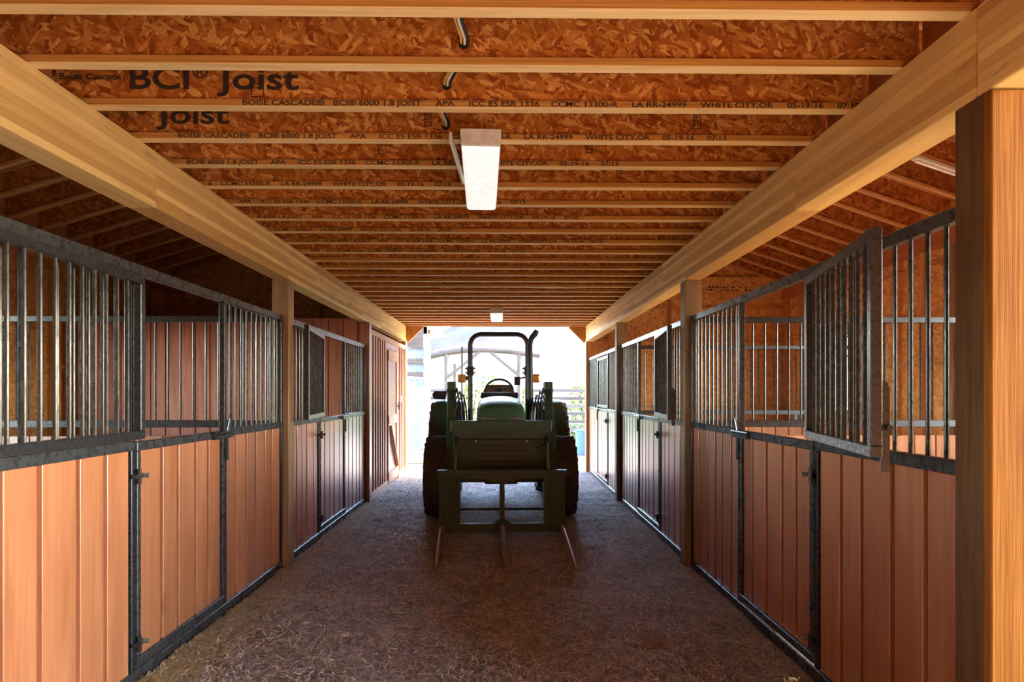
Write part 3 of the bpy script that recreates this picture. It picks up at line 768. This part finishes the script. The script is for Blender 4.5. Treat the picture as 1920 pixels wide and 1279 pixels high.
def roof(name, xa, xb, zf, y_first, mat_deck, label):
    m = MB(); d = 0.31
    m.add([(xa, -0.5, 0), (0, 0, 0)][:0], [])
    za, zb = zf(xa)+d, zf(xb)+d
    m.prism([(xa, za), (xb, zb), (xb, zb+0.03), (xa, za+0.03)], 'y', -2.6, 13.7)  # stretch over the entry bay is unseen, added to keep sky light out
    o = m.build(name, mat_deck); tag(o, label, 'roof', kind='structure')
    dx = xb-xa; dz = zf(xb)-zf(xa); L = math.hypot(dx, dz); ang = math.atan2(dz, dx)
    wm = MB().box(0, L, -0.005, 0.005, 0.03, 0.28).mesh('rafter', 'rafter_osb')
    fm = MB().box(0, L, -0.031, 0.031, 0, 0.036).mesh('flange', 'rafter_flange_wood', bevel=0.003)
    y = y_first
    while y-0.61 > -2.5: y -= 0.61
    while y < 13.3:
        r = put('rafter', wm, o, (xa, y, zf(xa)), (0, -ang, 0)); put('flange', fm, r); put('flange', fm, r, (0, 0, 0.262)); y += 0.61
    return o
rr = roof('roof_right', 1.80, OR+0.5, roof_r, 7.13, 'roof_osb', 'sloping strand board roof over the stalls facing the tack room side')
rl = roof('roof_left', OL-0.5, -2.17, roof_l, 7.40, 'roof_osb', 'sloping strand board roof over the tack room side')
m = MB(); m.box(1.785, 1.80, -2.6, YE+0.1, JZ+JD, 5.35); tag(m.build('wall_loft_right', 'end_osb'), 'loft wall above the beam facing the tack room side', 'wall', kind='structure')
m = MB(); m.box(-2.19, -2.175, -2.6, YE+0.1, JZ+JD, 5.40); tag(m.build('wall_loft_left', 'end_osb'), 'loft wall above the beam on the tack room side', 'wall', kind='structure')
bw = MB().box(OL, OR, -2.66, -2.60, 0, 5.2).build('wall_back_light_block', 'end_osb'); tag(bw, 'added unseen board wall keeping light out of the entry bay', 'wall', kind='structure')  # added behind the camera to block sky light
tag(MB().box(OL-0.02, OL, -2.6, 2.5, 0, 4.11).build('wall_entry_light_block', 'wall_osb'), 'added unseen strand board wall shading the entry bay on the tack room side', 'wall', kind='structure')  # added out of view to cut light on the facing stalls
for i in range(40):
    w = (OR-OL)/40
    MB().box(OL+i*w+0.008, OL+(i+1)*w-0.008, -2.60, -2.575, 0.02, 2.9).build('board', 'partition_board_wood', bw, bevel=0.003)
# unlit white tube fitting under the stall roof
def stall_lamp(x, y, zf, s, lab, tube='stall_lamp_tube'):
    ang = math.atan2(zf(x+0.5)-zf(x-0.5), 1.0)
    t = empty('stall_light', (x, y, zf(x)-0.01)); t.rotation_euler = (0, -ang, 0); tag(t, lab, 'ceiling light')
    MB().box(-0.6, 0.6, -0.05, 0.05, -0.035, 0).build('housing', 'lamp_housing', t, bevel=0.003)
    MB().tube([(-0.57, 0, -0.05), (0.57, 0, -0.05)], 0.016, 10).build('tube', tube, t, smooth=True)
stall_lamp(5.02, 7.13, roof_r, 1, 'unlit white tube light on the rafters over the middle stall')


# ------------------------------------------------------------------ tractor
tr = empty('tractor', (-0.035, 8.6, 0.0), 0.018)
tag(tr, 'dark green farm tractor with roll bar and hay bale spear parked in the aisle', 'tractor')
def wheel(name, x, y, r, w, lugs, side):
    prof = [(-w/2+0.02, r*0.60), (-w/2, r*0.70), (-w/2-0.01, r*0.82), (-w/2+0.03, r*0.93), (-w/4, r*0.965), (0, r*0.975), (w/4, r*0.965), (w/2-0.03, r*0.93), (w/2+0.01, r*0.82), (w/2, r*0.70), (w/2-0.02, r*0.60)]
    o = MB().lathe_x(prof, 48).build(name, 'tire_rubber', tr, (x, y, r), smooth=True)
    m = MB()
    for k in range(lugs):
        for s in (-1, 1):
            a0 = 2*math.pi*(k+(0.5 if s > 0 else 0))/lugs; a1 = a0+0.32*s*0+0.30
            def pt(xx, a, rr): return (xx, rr*math.cos(a), rr*math.sin(a))
            xi, xo = s*0.01, s*(w/2+0.004); th = 0.030/r*1.2
            vs = []
            for xx, a, ro, ri in ((xi, a1, r*1.0, r*0.95), ((xi+xo)/2, (a0+a1)/2, r*0.995, r*0.94), (xo, a0, r*0.965, r*0.86)):
                vs += [pt(xx, a-th, ri), pt(xx, a-th*0.7, ro), pt(xx, a+th*0.7, ro), pt(xx, a+th, ri)]
            fs = [(0, 1, 2, 3), (8, 11, 10, 9)]
            for j in (0, 4):
                fs += [(j, j+4, j+5, j+1), (j+1, j+5, j+6, j+2), (j+2, j+6, j+7, j+3), (j+3, j+7, j+4, j)]
            m.add(vs, fs)
    m.build('tread', 'tire_rubber', o)
    m = MB(); m.lathe_x([(-w/2+0.03, r*0.61), (-w/2+0.02, r*0.57), (-w/2+0.10, r*0.52), (-w*0.1, r*0.30), (-w*0.12, r*0.02)], 32)
    m.lathe_x([(w/2-0.03, r*0.61), (w/2-0.02, r*0.57), (w/2-0.10, r*0.52), (w*0.1, r*0.30), (w*0.12, r*0.02)], 32)
    m.build('rim', 'rim_yellow', o, smooth=True)
    return o
for s in (-1, 1):
    wheel('front_wheel', s*0.765, 0, 0.52, 0.37, 18, s)
    wheel('rear_wheel', s*0.83, 2.05, 0.73, 0.47, 20, s)
# hood loft
def section(y, hw, zt, zb, fl):
    pts = [(-hw, zb), (-hw*1.02, zb+(zt-zb)*0.55), (-hw*0.97, zt-0.10), (-hw*0.84, zt-0.035), (-hw*0.5, zt-0.006), (0, zt)]
    full = pts + [(-x, z) for x, z in pts[-2::-1]]
    return [(x, y, z) for x, z in full]
secs = [section(-0.60, 0.25, 1.36, 0.80, 0), section(-0.585, 0.285, 1.415, 0.76, 0), (section(-0.52, 0.30, 1.455, 0.74, 0)), section(-0.2, 0.305, 1.495, 0.74, 0), section(0.35, 0.305, 1.53, 0.74, 0), section(0.95, 0.31, 1.545, 0.74, 0)]
m = MB(); k = len(secs[0]); vs = [p for s in secs for p in s]; fs = []
for i in range(len(secs)-1):
    for j in range(k-1): fs.append((i*k+j, i*k+j+1, (i+1)*k+j+1, (i+1)*k+j))
fs.append(tuple(range(k))); fs.append(tuple(range((len(secs)-1)*k, len(secs)*k))[::-1])
m.add(vs, fs); hood = m.build('hood', 'tractor_green', tr, smooth=True)
MB().box(-0.235, 0.235, -0.612, -0.598, 0.84, 1.20).build('grille', 'black_plastic', hood)
for i in range(9): MB().box(-0.225, 0.225, -0.622, -0.612, 0.86+i*0.037, 0.875+i*0.037).build('grille_slat', 'black_plastic', hood)
for s in (-1, 1):
    m = MB(); m.prism([(s*0.05, 1.22), (s*0.225, 1.22), (s*0.235, 1.30), (s*0.06, 1.28)], 'y', -0.612, -0.60); m.build('headlight', 'headlamp_glass', hood)
# windscreen cowl / dash, chassis
m = MB(); m.prism([(0.95, 1.0), (1.28, 1.0), (1.22, 1.56), (1.05, 1.60), (0.95, 1.54)], 'x', -0.27, 0.27); m.build('dashboard', 'black_plastic', tr, bevel=0.01)
m = MB(); m.box(-0.20, 0.20, -0.55, 2.4, 0.48, 0.86); m.build('chassis', 'loader_green', tr, bevel=0.01)
m = MB(); m.box(-0.60, 0.60, -0.09, 0.09, 0.44, 0.60); m.build('front_axle', 'loader_green', tr, bevel=0.01)
m = MB(); m.tube([(-0.62, 2.05, 0.73), (0.62, 2.05, 0.73)], 0.13, 14); m.build('rear_axle', 'loader_green', tr)
m = MB(); m.box(-0.62, 0.62, 1.0, 1.75, 0.80, 0.84); m.build('platform', 'black_plastic', tr)
# seat and wheel
m = MB(); m.box(-0.25, 0.25, 1.62, 2.08, 1.08, 1.22); st = m.build('seat', 'seat_vinyl', tr, bevel=0.03)
m = MB(); m.prism([(-0.24, 1.20), (0.24, 1.20), (0.25, 1.62), (0.19, 1.72), (-0.19, 1.72), (-0.25, 1.62)], 'y', 2.02, 2.13); m.build('backrest', 'seat_vinyl', st, bevel=0.02)
sw = empty('steering_wheel', (0.0, 1.32, 1.62), parent=tr); sw.rotation_euler = (math.radians(58), 0, 0)
pts = [(0.205*math.cos(2*math.pi*i/28), 0.205*math.sin(2*math.pi*i/28), 0) for i in range(29)]
MB().tube(pts, 0.016, 8).build('wheel_rim', 'black_plastic', sw, smooth=True)
for a in (90+125, 90-125, -90):
    aa = math.radians(a if a != -90 else 270); 
for a in (30, 150, 270):
    aa = math.radians(a); MB().tube([(0, 0, -0.02), (0.2*math.cos(aa), 0.2*math.sin(aa), 0)], 0.011, 6).build('spoke', 'black_plastic', sw)
MB().tube([(0, 0, -0.05), (0, 0, 0.015)], 0.05, 14).build('hub', 'black_plastic', sw)
MB().tube([(0, 0, -0.05), (0, -0.0, -0.25)], 0.03, 10).build('column', 'black_plastic', sw)
# fenders
for s in (-1, 1):
    m = MB(); prof = []
    for k in range(9):
        a = math.radians(20+k*16); prof.append((2.05-0.80*math.cos(a), 0.73+0.76*math.sin(a)))
    vs = []; xi, xo = s*0.56, s*0.98
    for yy, zz in prof: vs += [(xi, yy, zz), (xo, yy, zz), (xo, yy, zz-0.03), (xi, yy, zz-0.03)]
    fs = []
    for i in range(8):
        for j in range(4): fs.append((i*4+j, i*4+(j+1) % 4, i*4+4+(j+1) % 4, i*4+4+j))
    fs += [(0, 1, 2, 3), (32, 35, 34, 33)]
    m.add(vs, fs); m.build('fender', 'tractor_green', tr, smooth=True)
m = MB(); m.prism([(-1.02, 1.50), (-0.84, 1.48), (-0.80, 1.62), (-1.0, 1.62), (-1.04, 1.57)], 'y', 1.75, 1.95); m.build('tail_light_box', 'black_plastic', tr, bevel=0.01)
# roll bar
def arc(cx, cz, r, a0, a1, y, n=7): return [(cx+r*math.cos(math.radians(a0+(a1-a0)*i/n)), y, cz+r*math.sin(math.radians(a0+(a1-a0)*i/n))) for i in range(n+1)]
yr = 1.72; hw = 0.445; zt = 2.50
pts = [(-hw, yr, 0.85), (-hw, yr, 1.6)] + [(x, y, z) for x, y, z in arc(-hw+0.17, zt-0.17, 0.17, 180, 90, yr)] + arc(hw-0.17, zt-0.17, 0.17, 90, 0, yr) + [(hw, yr, 1.6), (hw, yr, 0.85)]
rb = MB().tube(pts, 0.036, 8).build('roll_bar', 'black_plastic', tr, smooth=True)
for s in (-1, 1):
    m = MB(); m.box(s*hw-0.05, s*hw+0.05, yr-0.05, yr+0.05, 1.86, 2.0); m.tube([(s*hw-0.08, yr, 1.97), (s*hw+0.08, yr, 1.97)], 0.012, 6); m.tube([(s*hw-0.08, yr, 1.90), (s*hw+0.08, yr, 1.90)], 0.012, 6)
    m.build('fold_hinge', 'black_plastic', rb)
    m = MB(); m.box(min(s*hw, s*(hw+0.09)), max(s*hw, s*(hw+0.09)), yr-0.02, yr+0.02, 1.79, 1.85); m.build('lamp_bracket', 'black_plastic', rb)
    m = MB(); m.box(s*0.575-0.06, s*0.575+0.06, yr-0.05, yr+0.02, 1.75, 1.88); m.build('amber_light', 'amber_lens', rb, bevel=0.02)
m = MB(); m.box(0.24, 0.33, yr-0.03, yr+0.03, 1.71, 1.84); m.build('work_light', 'black_plastic', rb, bevel=0.008)
m = MB(); m.tube([(0.26, yr, 1.80), (hw, yr, 1.84)], 0.012, 6); m.build('light_arm', 'black_plastic', rb)
# exhaust
MB().tube([(0.395, 0.25, 0.95), (0.395, 0.25, 1.5), (0.395, 0.25, 2.22), (0.402, 0.25, 2.28), (0.425, 0.25, 2.33), (0.465, 0.25, 2.375), (0.49, 0.25, 2.42)], [0.045, 0.045, 0.035, 0.035, 0.036, 0.038, 0.03], 12).build('exhaust', 'black_plastic', tr, smooth=True)
MB().tube([(-0.55, 1.2, 1.0), (-0.55, 1.2, 2.27)], 0.011, 6).build('antenna', 'black_plastic', tr)
# loader
for s in (-1, 1):
    lt = MB(); lt.box(s*0.66-0.05, s*0.66+0.05, 0.42, 0.66, 0.55, 1.20); lt.prism([(0.36, 1.18), (0.70, 1.18), (0.62, 1.74), (0.42, 1.74)], 'x', s*0.66-0.055, s*0.66-0.035); lt.prism([(0.36, 1.18), (0.70, 1.18), (0.62, 1.74), (0.42, 1.74)], 'x', s*0.66+0.035, s*0.66+0.055)
    lt.box(s*0.66-0.055, s*0.66+0.055, 0.40, 0.44, 1.18, 1.74)
    tw_ = lt.build('loader_tower', 'loader_green', tr, bevel=0.006)
    MB().tube([(s*0.59, 0.52, 1.62), (s*0.73, 0.52, 1.62)], 0.03, 10).build('pivot_pin', 'chrome_rod', tw_)
    m = MB(); m.bar((s*0.655, 0.50, 1.60), (s*0.60, -0.72, 1.10), 0.09, 0.14); m.bar((s*0.605, -0.68, 1.13), (s*0.575, -1.17, 0.42), 0.09, 0.13, up=(0, 1, 0))
    am = m.build('loader_arm', 'loader_green', tr, bevel=0.006)
    MB().tube([(s*0.53, -1.17, 0.45), (s*0.63, -1.17, 0.45)], 0.03, 10).build('pivot_pin', 'chrome_rod', am)
    MB().tube([(s*0.63, 0.48, 0.85), (s*0.61, -0.25, 1.10)], 0.035, 10).build('lift_cylinder', 'black_plastic', am)
    MB().tube([(s*0.61, -0.25, 1.10), (s*0.605, -0.60, 1.12)], 0.02, 10).build('lift_rod', 'chrome_rod', am)
    MB().tube([(s*0.545, -0.30, 1.36), (s*0.53, -0.80, 1.02)], 0.030, 10).build('tilt_cylinder', 'black_plastic', am)
    MB().tube([(s*0.53, -0.80, 1.02), (s*0.525, -1.20, 0.68)], 0.016, 10).build('tilt_rod', 'chrome_rod', am)
    for q in range(3):
        xx = s*(0.44+0.045*q)
        MB().tube([(xx, 0.5, 1.08), (xx+s*0.02, 0.40, 1.38+0.04*q), (xx+s*0.05, 0.30, 1.56+0.045*q), (xx+s*0.10, 0.10, 1.50), (s*0.58, -0.2, 1.38), (s*0.57, -0.6, 1.2)], 0.012, 6).build('hydraulic_hose', 'hose_rubber', am, smooth=True)
cm = MB(); cm.box(-0.60, 0.60, -0.76, -0.66, 1.04, 1.26)
cmo = cm.build('loader_crossmember', 'loader_green', tr, bevel=0.008)
text('lettering', 'JOHN DEERE', 0.10, (-0.28, -0.762, 1.115), cmo, mat='raised_letter', width=0.56, extrude=0.003)
for s in (-1, 1): MB().tube([(s*0.30, -0.775, 1.02), (s*0.30, -0.755, 1.02)], 0.013, 8).build('bolt', 'zinc_steel', cmo)
m = MB(); m.box(-0.53, 0.53, -0.70, -0.66, 0.60, 1.04)
rg = m.build('radiator_guard', 'loader_green', tr, bevel=0.006)
for i in range(6): MB().box(-0.30, 0.30, -0.715, -0.70, 0.64+i*0.062, 0.66+i*0.062).build('guard_slat', 'black_plastic', rg)
MB().tube([(0.42, -0.72, 0.93), (0.54, -0.74, 0.99)], 0.010, 6).build('lever', 'chrome_rod', rg)
# bale spear carrier
FY = -1.26
def fr(m): return m
m = MB()
for s in (-1, 1):
    m.box(min(s*0.46, s*0.695), max(s*0.46, s*0.695), FY, FY+0.02, 0.07, 0.70)
    for xx in (0.47, 0.545, 0.61, 0.685): m.box(s*xx-0.008, s*xx+0.008, FY-0.025, FY+0.10, 0.09, 0.70)
m.box(-0.715, 0.715, FY-0.03, FY+0.05, 0.685, 0.735)
m.prism([(-0.46, 0.69), (0.46, 0.69), (0.46, 0.645), (0.20, 0.635), (0.09, 0.60), (0.03, 0.59), (-0.03, 0.59), (-0.09, 0.60), (-0.20, 0.635), (-0.46, 0.645)], 'y', FY, FY+0.015)
m.box(-0.028, 0.028, FY-0.03, FY+0.03, 0.14, 0.69)
m.box(-0.70, 0.70, FY-0.03, FY+0.05, 0.055, 0.145)
for s in (-1, 1):
    m.prism([(s*0.028, 0.145), (s*0.10, 0.145), (s*0.028, 0.20)], 'y', FY-0.01, FY+0.01)
    for xx in (0.52, 0.62): m.box(s*xx-0.008, s*xx+0.008, FY, FY+0.16, 0.30, 0.72)
sf = m.build('bale_spear_frame', 'loader_green', tr)
m = MB(); m.tube([(-0.47, FY+0.10, 0.285), (0.47, FY+0.10, 0.285)], 0.014, 8); m.build('tie_rod', 'black_plastic', sf)
for s in (-1, 1):
    MB().tube([(s*0.47, FY-0.02, 0.24), (s*0.435, FY-0.03, 0.225), (s*0.425, FY-0.03, 0.19), (s*0.44, FY-0.03, 0.16), (s*0.47, FY-0.02, 0.15)], 0.009, 6).build('locking_pin', 'zinc_steel', sf)
for x0_, x1_ in ((-0.66, -0.615), (0.0, 0.02), (0.655, 0.645)):
    zt_ = gz(-0.035+x1_-0.018*(FY-1.36), 8.6+FY-1.36)+0.008
    tp = [(x0_, FY+0.02, 0.115)]
    for q, rq in ((0.25, 0.030), (0.75, 0.026)):   # straight to the tip, lying on the dirt where it rises
        xq, yq = x0_+(x1_-x0_)*q, FY+0.02-1.38*q
        tp.append((xq, yq, max(0.115+(zt_-0.115)*q, gz(-0.035+xq-0.018*yq, 8.6+yq)+rq*0.8)))
    MB().tube(tp+[(x1_, FY-1.36, zt_)], [0.030, 0.030, 0.026, 0.008], 10).build('tine', 'rust_steel', sf, smooth=True)
MB().tube([(-0.62, -0.70, 0.58)]+[(-0.70+0.05*math.cos(a*0.6), -0.7, 0.58+0.05*math.sin(a*0.6)) for a in range(11)], 0.006, 6).build('ring_pin', 'zinc_steel', tr)

# ------------------------------------------------------------------ outside: hill, fence, log gateway, shed, shrubs
def hill_h(x, y):
    base = max(0.0, (y-70))
    ridge = 20 + 0.62*(x+20)
    ridge = max(6, ridge)
    t = min(1, base/150.0); t = t*t*(3-2*t)
    return -0.3 + t*ridge*(1.0) + base*0.0 + 2.2*t*mnoise.noise((x*0.03, y*0.03, 1)) + 1.0*t*mnoise.noise((x*0.09, y*0.05, 4))
m = MB(); nx, ny = 90, 60
for j in range(ny+1):
    for i in range(nx+1):
        x = -170+400*i/nx; y = 60+190*j/ny; m.v.append((x, y, hill_h(x, y)))
for j in range(ny):
    for i in range(nx):
        a = j*(nx+1)+i; m.f.append((a, a+1, a+nx+2, a+nx+1))
tag(m.build('hill', 'dry_hill', smooth=True), 'pale dry grass hillside rising behind the paddock', 'hill', kind='structure')
def fence(y, xa, xb, n_posts, label):
    t = empty('rail_fence', (xa, y, 0)); tag(t, label, 'fence')
    for i in range(n_posts):
        x = (xb-xa)*i/(n_posts-1); MB().box(x-0.07, x+0.07, 0.03, 0.16, -0.02, 1.75).build('post', 'fence_wood', t, bevel=0.01)
    seg = (xb-xa)/(n_posts-1)
    for k in range(6):
        z = 0.40+k*0.255
        for i in range(n_posts-1):
            MB().box(i*seg+0.01, (i+1)*seg-0.01, -0.02, 0.03, z-0.05, z+0.05).build('rail', 'fence_wood', t, (0, random.uniform(-.005, .005), random.uniform(-.01, .01)))
fence(21.8, 0.85, 9.3, 5, 'grey weathered six rail fence beside the log gateway, on the shrub side')
fence(23.3, -9.4, -2.05, 4, 'grey weathered six rail fence between the log gateway and the metal shed')
lg = empty('log_gateway', (-0.7, 23.6, 0)); tag(lg, 'log gateway with a bowed log lintel on posts and diagonal braces', 'gateway')
pts = [(-1.95, 0, 2.92), (-1.4, 0, 3.04), (-0.7, 0, 3.13), (0.1, 0, 3.15), (0.9, 0, 3.10), (1.45, 0, 3.02), (2.0, 0, 2.95)]
MB().tube(pts, [0.12, 0.12, 0.115, 0.11, 0.11, 0.105, 0.10], 12).build('lintel', 'log_wood', lg, smooth=True)
for x in (-1.32, -1.05, 1.27):
    MB().tube([(x, 0.0 if x != -1.05 else 0.6, -0.02), (x, 0.0 if x != -1.05 else 0.6, 3.0 if x != -1.05 else 2.65)], 0.085, 12).build('post', 'log_wood', lg, smooth=True)
MB().tube([(-1.32, -0.03, 2.12), (-0.12, -0.03, 3.08)], 0.055, 10).build('brace', 'log_wood', lg, smooth=True)
MB().tube([(1.27, -0.03, 2.22), (0.25, -0.03, 3.06)], 0.055, 10).build('brace', 'log_wood', lg, smooth=True)
# metal shed
sh = empty('metal_shed', (-2.13, 18.6, 0)); tag(sh, 'metal sided shed with wooden posts and corrugated roof beyond the tack room', 'shed')
MB().box(-0.10, 0.0, 0, 0.14, 0, 3.45).build('corner_post', 'roof_metal', sh, bevel=0.006)
MB().box(-3.4, -3.26, 0, 0.14, 0, 3.45).build('corner_post', 'stud_wood', sh, bevel=0.006)
m = MB(); x = -3.3
while x < -0.12:
    m.box(x, x+0.14, 0.10, 0.13, 0.0, 2.85); m.prism([(x+0.14, 0.10), (x+0.16, 0.085), (x+0.18, 0.085), (x+0.20, 0.10), (x+0.20, 0.13), (x+0.14, 0.13)], 'z', 0.0, 2.85); x += 0.20
m.build('siding', 'siding_metal', sh)
for z0, z1 in ((2.06, 2.18), (2.42, 2.56), (2.85, 3.25)):
    MB().box(-3.3, -0.1, -0.03, 0.04, z0, z1).build('girt', 'log_wood', sh, bevel=0.004)
for yy in (0.78,): MB().box(-0.14, 0.0, yy, yy+0.14, 0, 3.45).build('side_post', 'stud_wood', sh, bevel=0.006)
MB().box(-0.03, 0.0, 0.14, 0.78, 0, 3.3).build('side_wall', 'siding_metal', sh)
m = MB(); m.prism([(-0.3, 3.62), (1.2, 3.62), (1.2, 3.66), (-0.3, 3.66)], 'x', -3.6, 0.0)
m.build('roof', 'roof_metal', sh)
MB().box(-3.4, 0.0, 0.0, 0.1, 3.25, 3.62).build('header', 'log_wood', sh)
m = MB(); m.add([(0.02, 0.2, 3.62), (0.42, 0.2, 3.24), (0.42, 1.1, 3.24), (0.02, 1.1, 3.62), (0.02, 0.2, 3.66), (0.42, 0.2, 3.28), (0.42, 1.1, 3.28), (0.02, 1.1, 3.66)], [(0,3,2,1),(4,5,6,7),(0,1,5,4),(1,2,6,5),(2,3,7,6),(3,0,4,7)])
m.build('eave_sheet', 'roof_metal', sh)
MB().box(0.03, 0.40, 0.14, 0.2, 3.16, 3.26).build('eave_board', 'stud_wood', sh)
# white mesh gate
ga = empty('metal_gate', (-2.32, 16.1, 0)); tag(ga, 'white tubular gate with wire mesh in front of the metal shed', 'gate')
gp = Vector((0.27, 1.55, 0)).normalized(); Lg = 3.0
def gpt(u, z): return (gp.x*u, gp.y*u, z)
def gat(u, z): return (0.30-gp.x*0-(0), 0, z)
u0, u1 = -0.9, 1.62
for z in (0.17, 1.02, 1.72, 1.98): MB().tube([gpt(u0, z), gpt(u1, z)], 0.022, 8).build('tube_rail', 'gate_metal', ga, smooth=True)
for u in (u0, u1): MB().tube([gpt(u, -0.02), gpt(u, 2.0)], 0.025, 8).build('upright', 'gate_metal', ga, smooth=True)
for i in range(14): MB().tube([gpt(u0+(u1-u0)*(i+1)/15, 0.17), gpt(u0+(u1-u0)*(i+1)/15, 1.72)], 0.004, 4).build('mesh_wire', 'gate_metal', ga)
for i in range(12): MB().tube([gpt(u0, 0.17+1.5*(i+1)/13), gpt(u1, 0.17+1.5*(i+1)/13)], 0.004, 4).build('mesh_wire', 'gate_metal', ga)
# blue trough
m = MB(); m.lathe_x([(0.0, 0.30), (0.0, 0.34), (0.62, 0.38), (0.64, 0.40), (0.64, 0.36), (0.05, 0.31)], 20)
tro = MB(); tro.v = [(y, z, x) for x, y, z in m.v]; tro.f = m.f
tag(tro.build('water_tub', 'trough_blue', loc=(2.25, 17.2, 0), smooth=True), 'round blue water tub on the yard beyond the far opening', 'tub')
# shrubs
def shrub(loc, r, h, mat, label, seed, n=500):
    rnd = random.Random(seed); t = empty('shrub', loc); tag(t, label, 'shrub', 'shrubs beyond the rail fence')
    m = MB()
    for k in range(6):
        a = rnd.uniform(0, 6.28); m.tube([(0, 0, -0.02), (0.25*r*math.cos(a), 0.25*r*math.sin(a), h*0.45), (0.55*r*math.cos(a), 0.55*r*math.sin(a), h*0.85)], [0.05, 0.035, 0.012], 6)
    m.build('stems', 'bark', t)
    vs = []; fs = []
    for i in range(n):
        a = rnd.uniform(0, 6.28); q = rnd.random()**0.5; z = h*(0.15+0.85*rnd.random()); rr = r*q*math.sqrt(max(0.05, 1-((z/h-0.5)/0.62)**2))
        c = Vector((rr*math.cos(a), rr*math.sin(a), z)); d = Vector((rnd.gauss(0,1), rnd.gauss(0,1), rnd.gauss(0,1))).normalized()
        e = d.orthogonal().normalized(); L = rnd.uniform(0.06, 0.16); w = L*0.4; o = len(vs)
        vs += [c-d*L, c+e*w, c+d*L, c-e*w]; fs.append((o, o+1, o+2, o+3))
    me = bpy.data.meshes.new('foliage'); me.from_pydata([tuple(v) for v in vs], [], fs); me.materials.append(MATS[mat])
    f = put('foliage', me, t); f['kind'] = 'stuff'
shrub((-1.35, 29, 0), 0.55, 2.1, 'shrub_leaf', 'yellow green shrub behind the log gateway post', 1)
shrub((-0.65, 31, 0), 0.7, 2.4, 'weed_leaf', 'green shrub behind the tractor steering wheel, beyond the gateway', 2)
shrub((3.7, 30, 0), 0.75, 2.15, 'shrub_leaf', 'yellow green shrub behind the rail fence beside the far post', 3, 800)
shrub((1.2, 30, 0), 0.45, 1.9, 'shrub_leaf', 'small yellow green shrub behind the rail fence', 4)
shrub((2.4, 22.6, 0), 0.6, 0.55, 'weed_leaf', 'low green weeds at the foot of the rail fence', 5, 400)
# second hilly ridge far behind
m = MB(); nx = 60
for j in range(2):
    for i in range(nx+1):
        x = -500+1000*i/nx; m.v.append((x, 420+j*60, -5 if j == 0 else 26+8*mnoise.noise((x*0.008, 2, 1))))
for i in range(nx): m.f.append((i, i+1, nx+2+i, nx+1+i))
tag(m.build('distant_ridge', 'dry_hill', smooth=True), 'low distant ridge on the horizon', 'hill', kind='structure')
m = MB(); m.box(-500, 500, 75, 420, -3, -2.5); m.box(-500, -60, -200, 75, -0.6, -0.1); m.box(60, 500, -200, 75, -0.6, -0.1); m.box(-60, 60, -200, -40, -0.6, -0.1)
tag(m.build('ground', 'yard_dirt'), 'open dry ground far around the barn', 'ground', kind='structure')
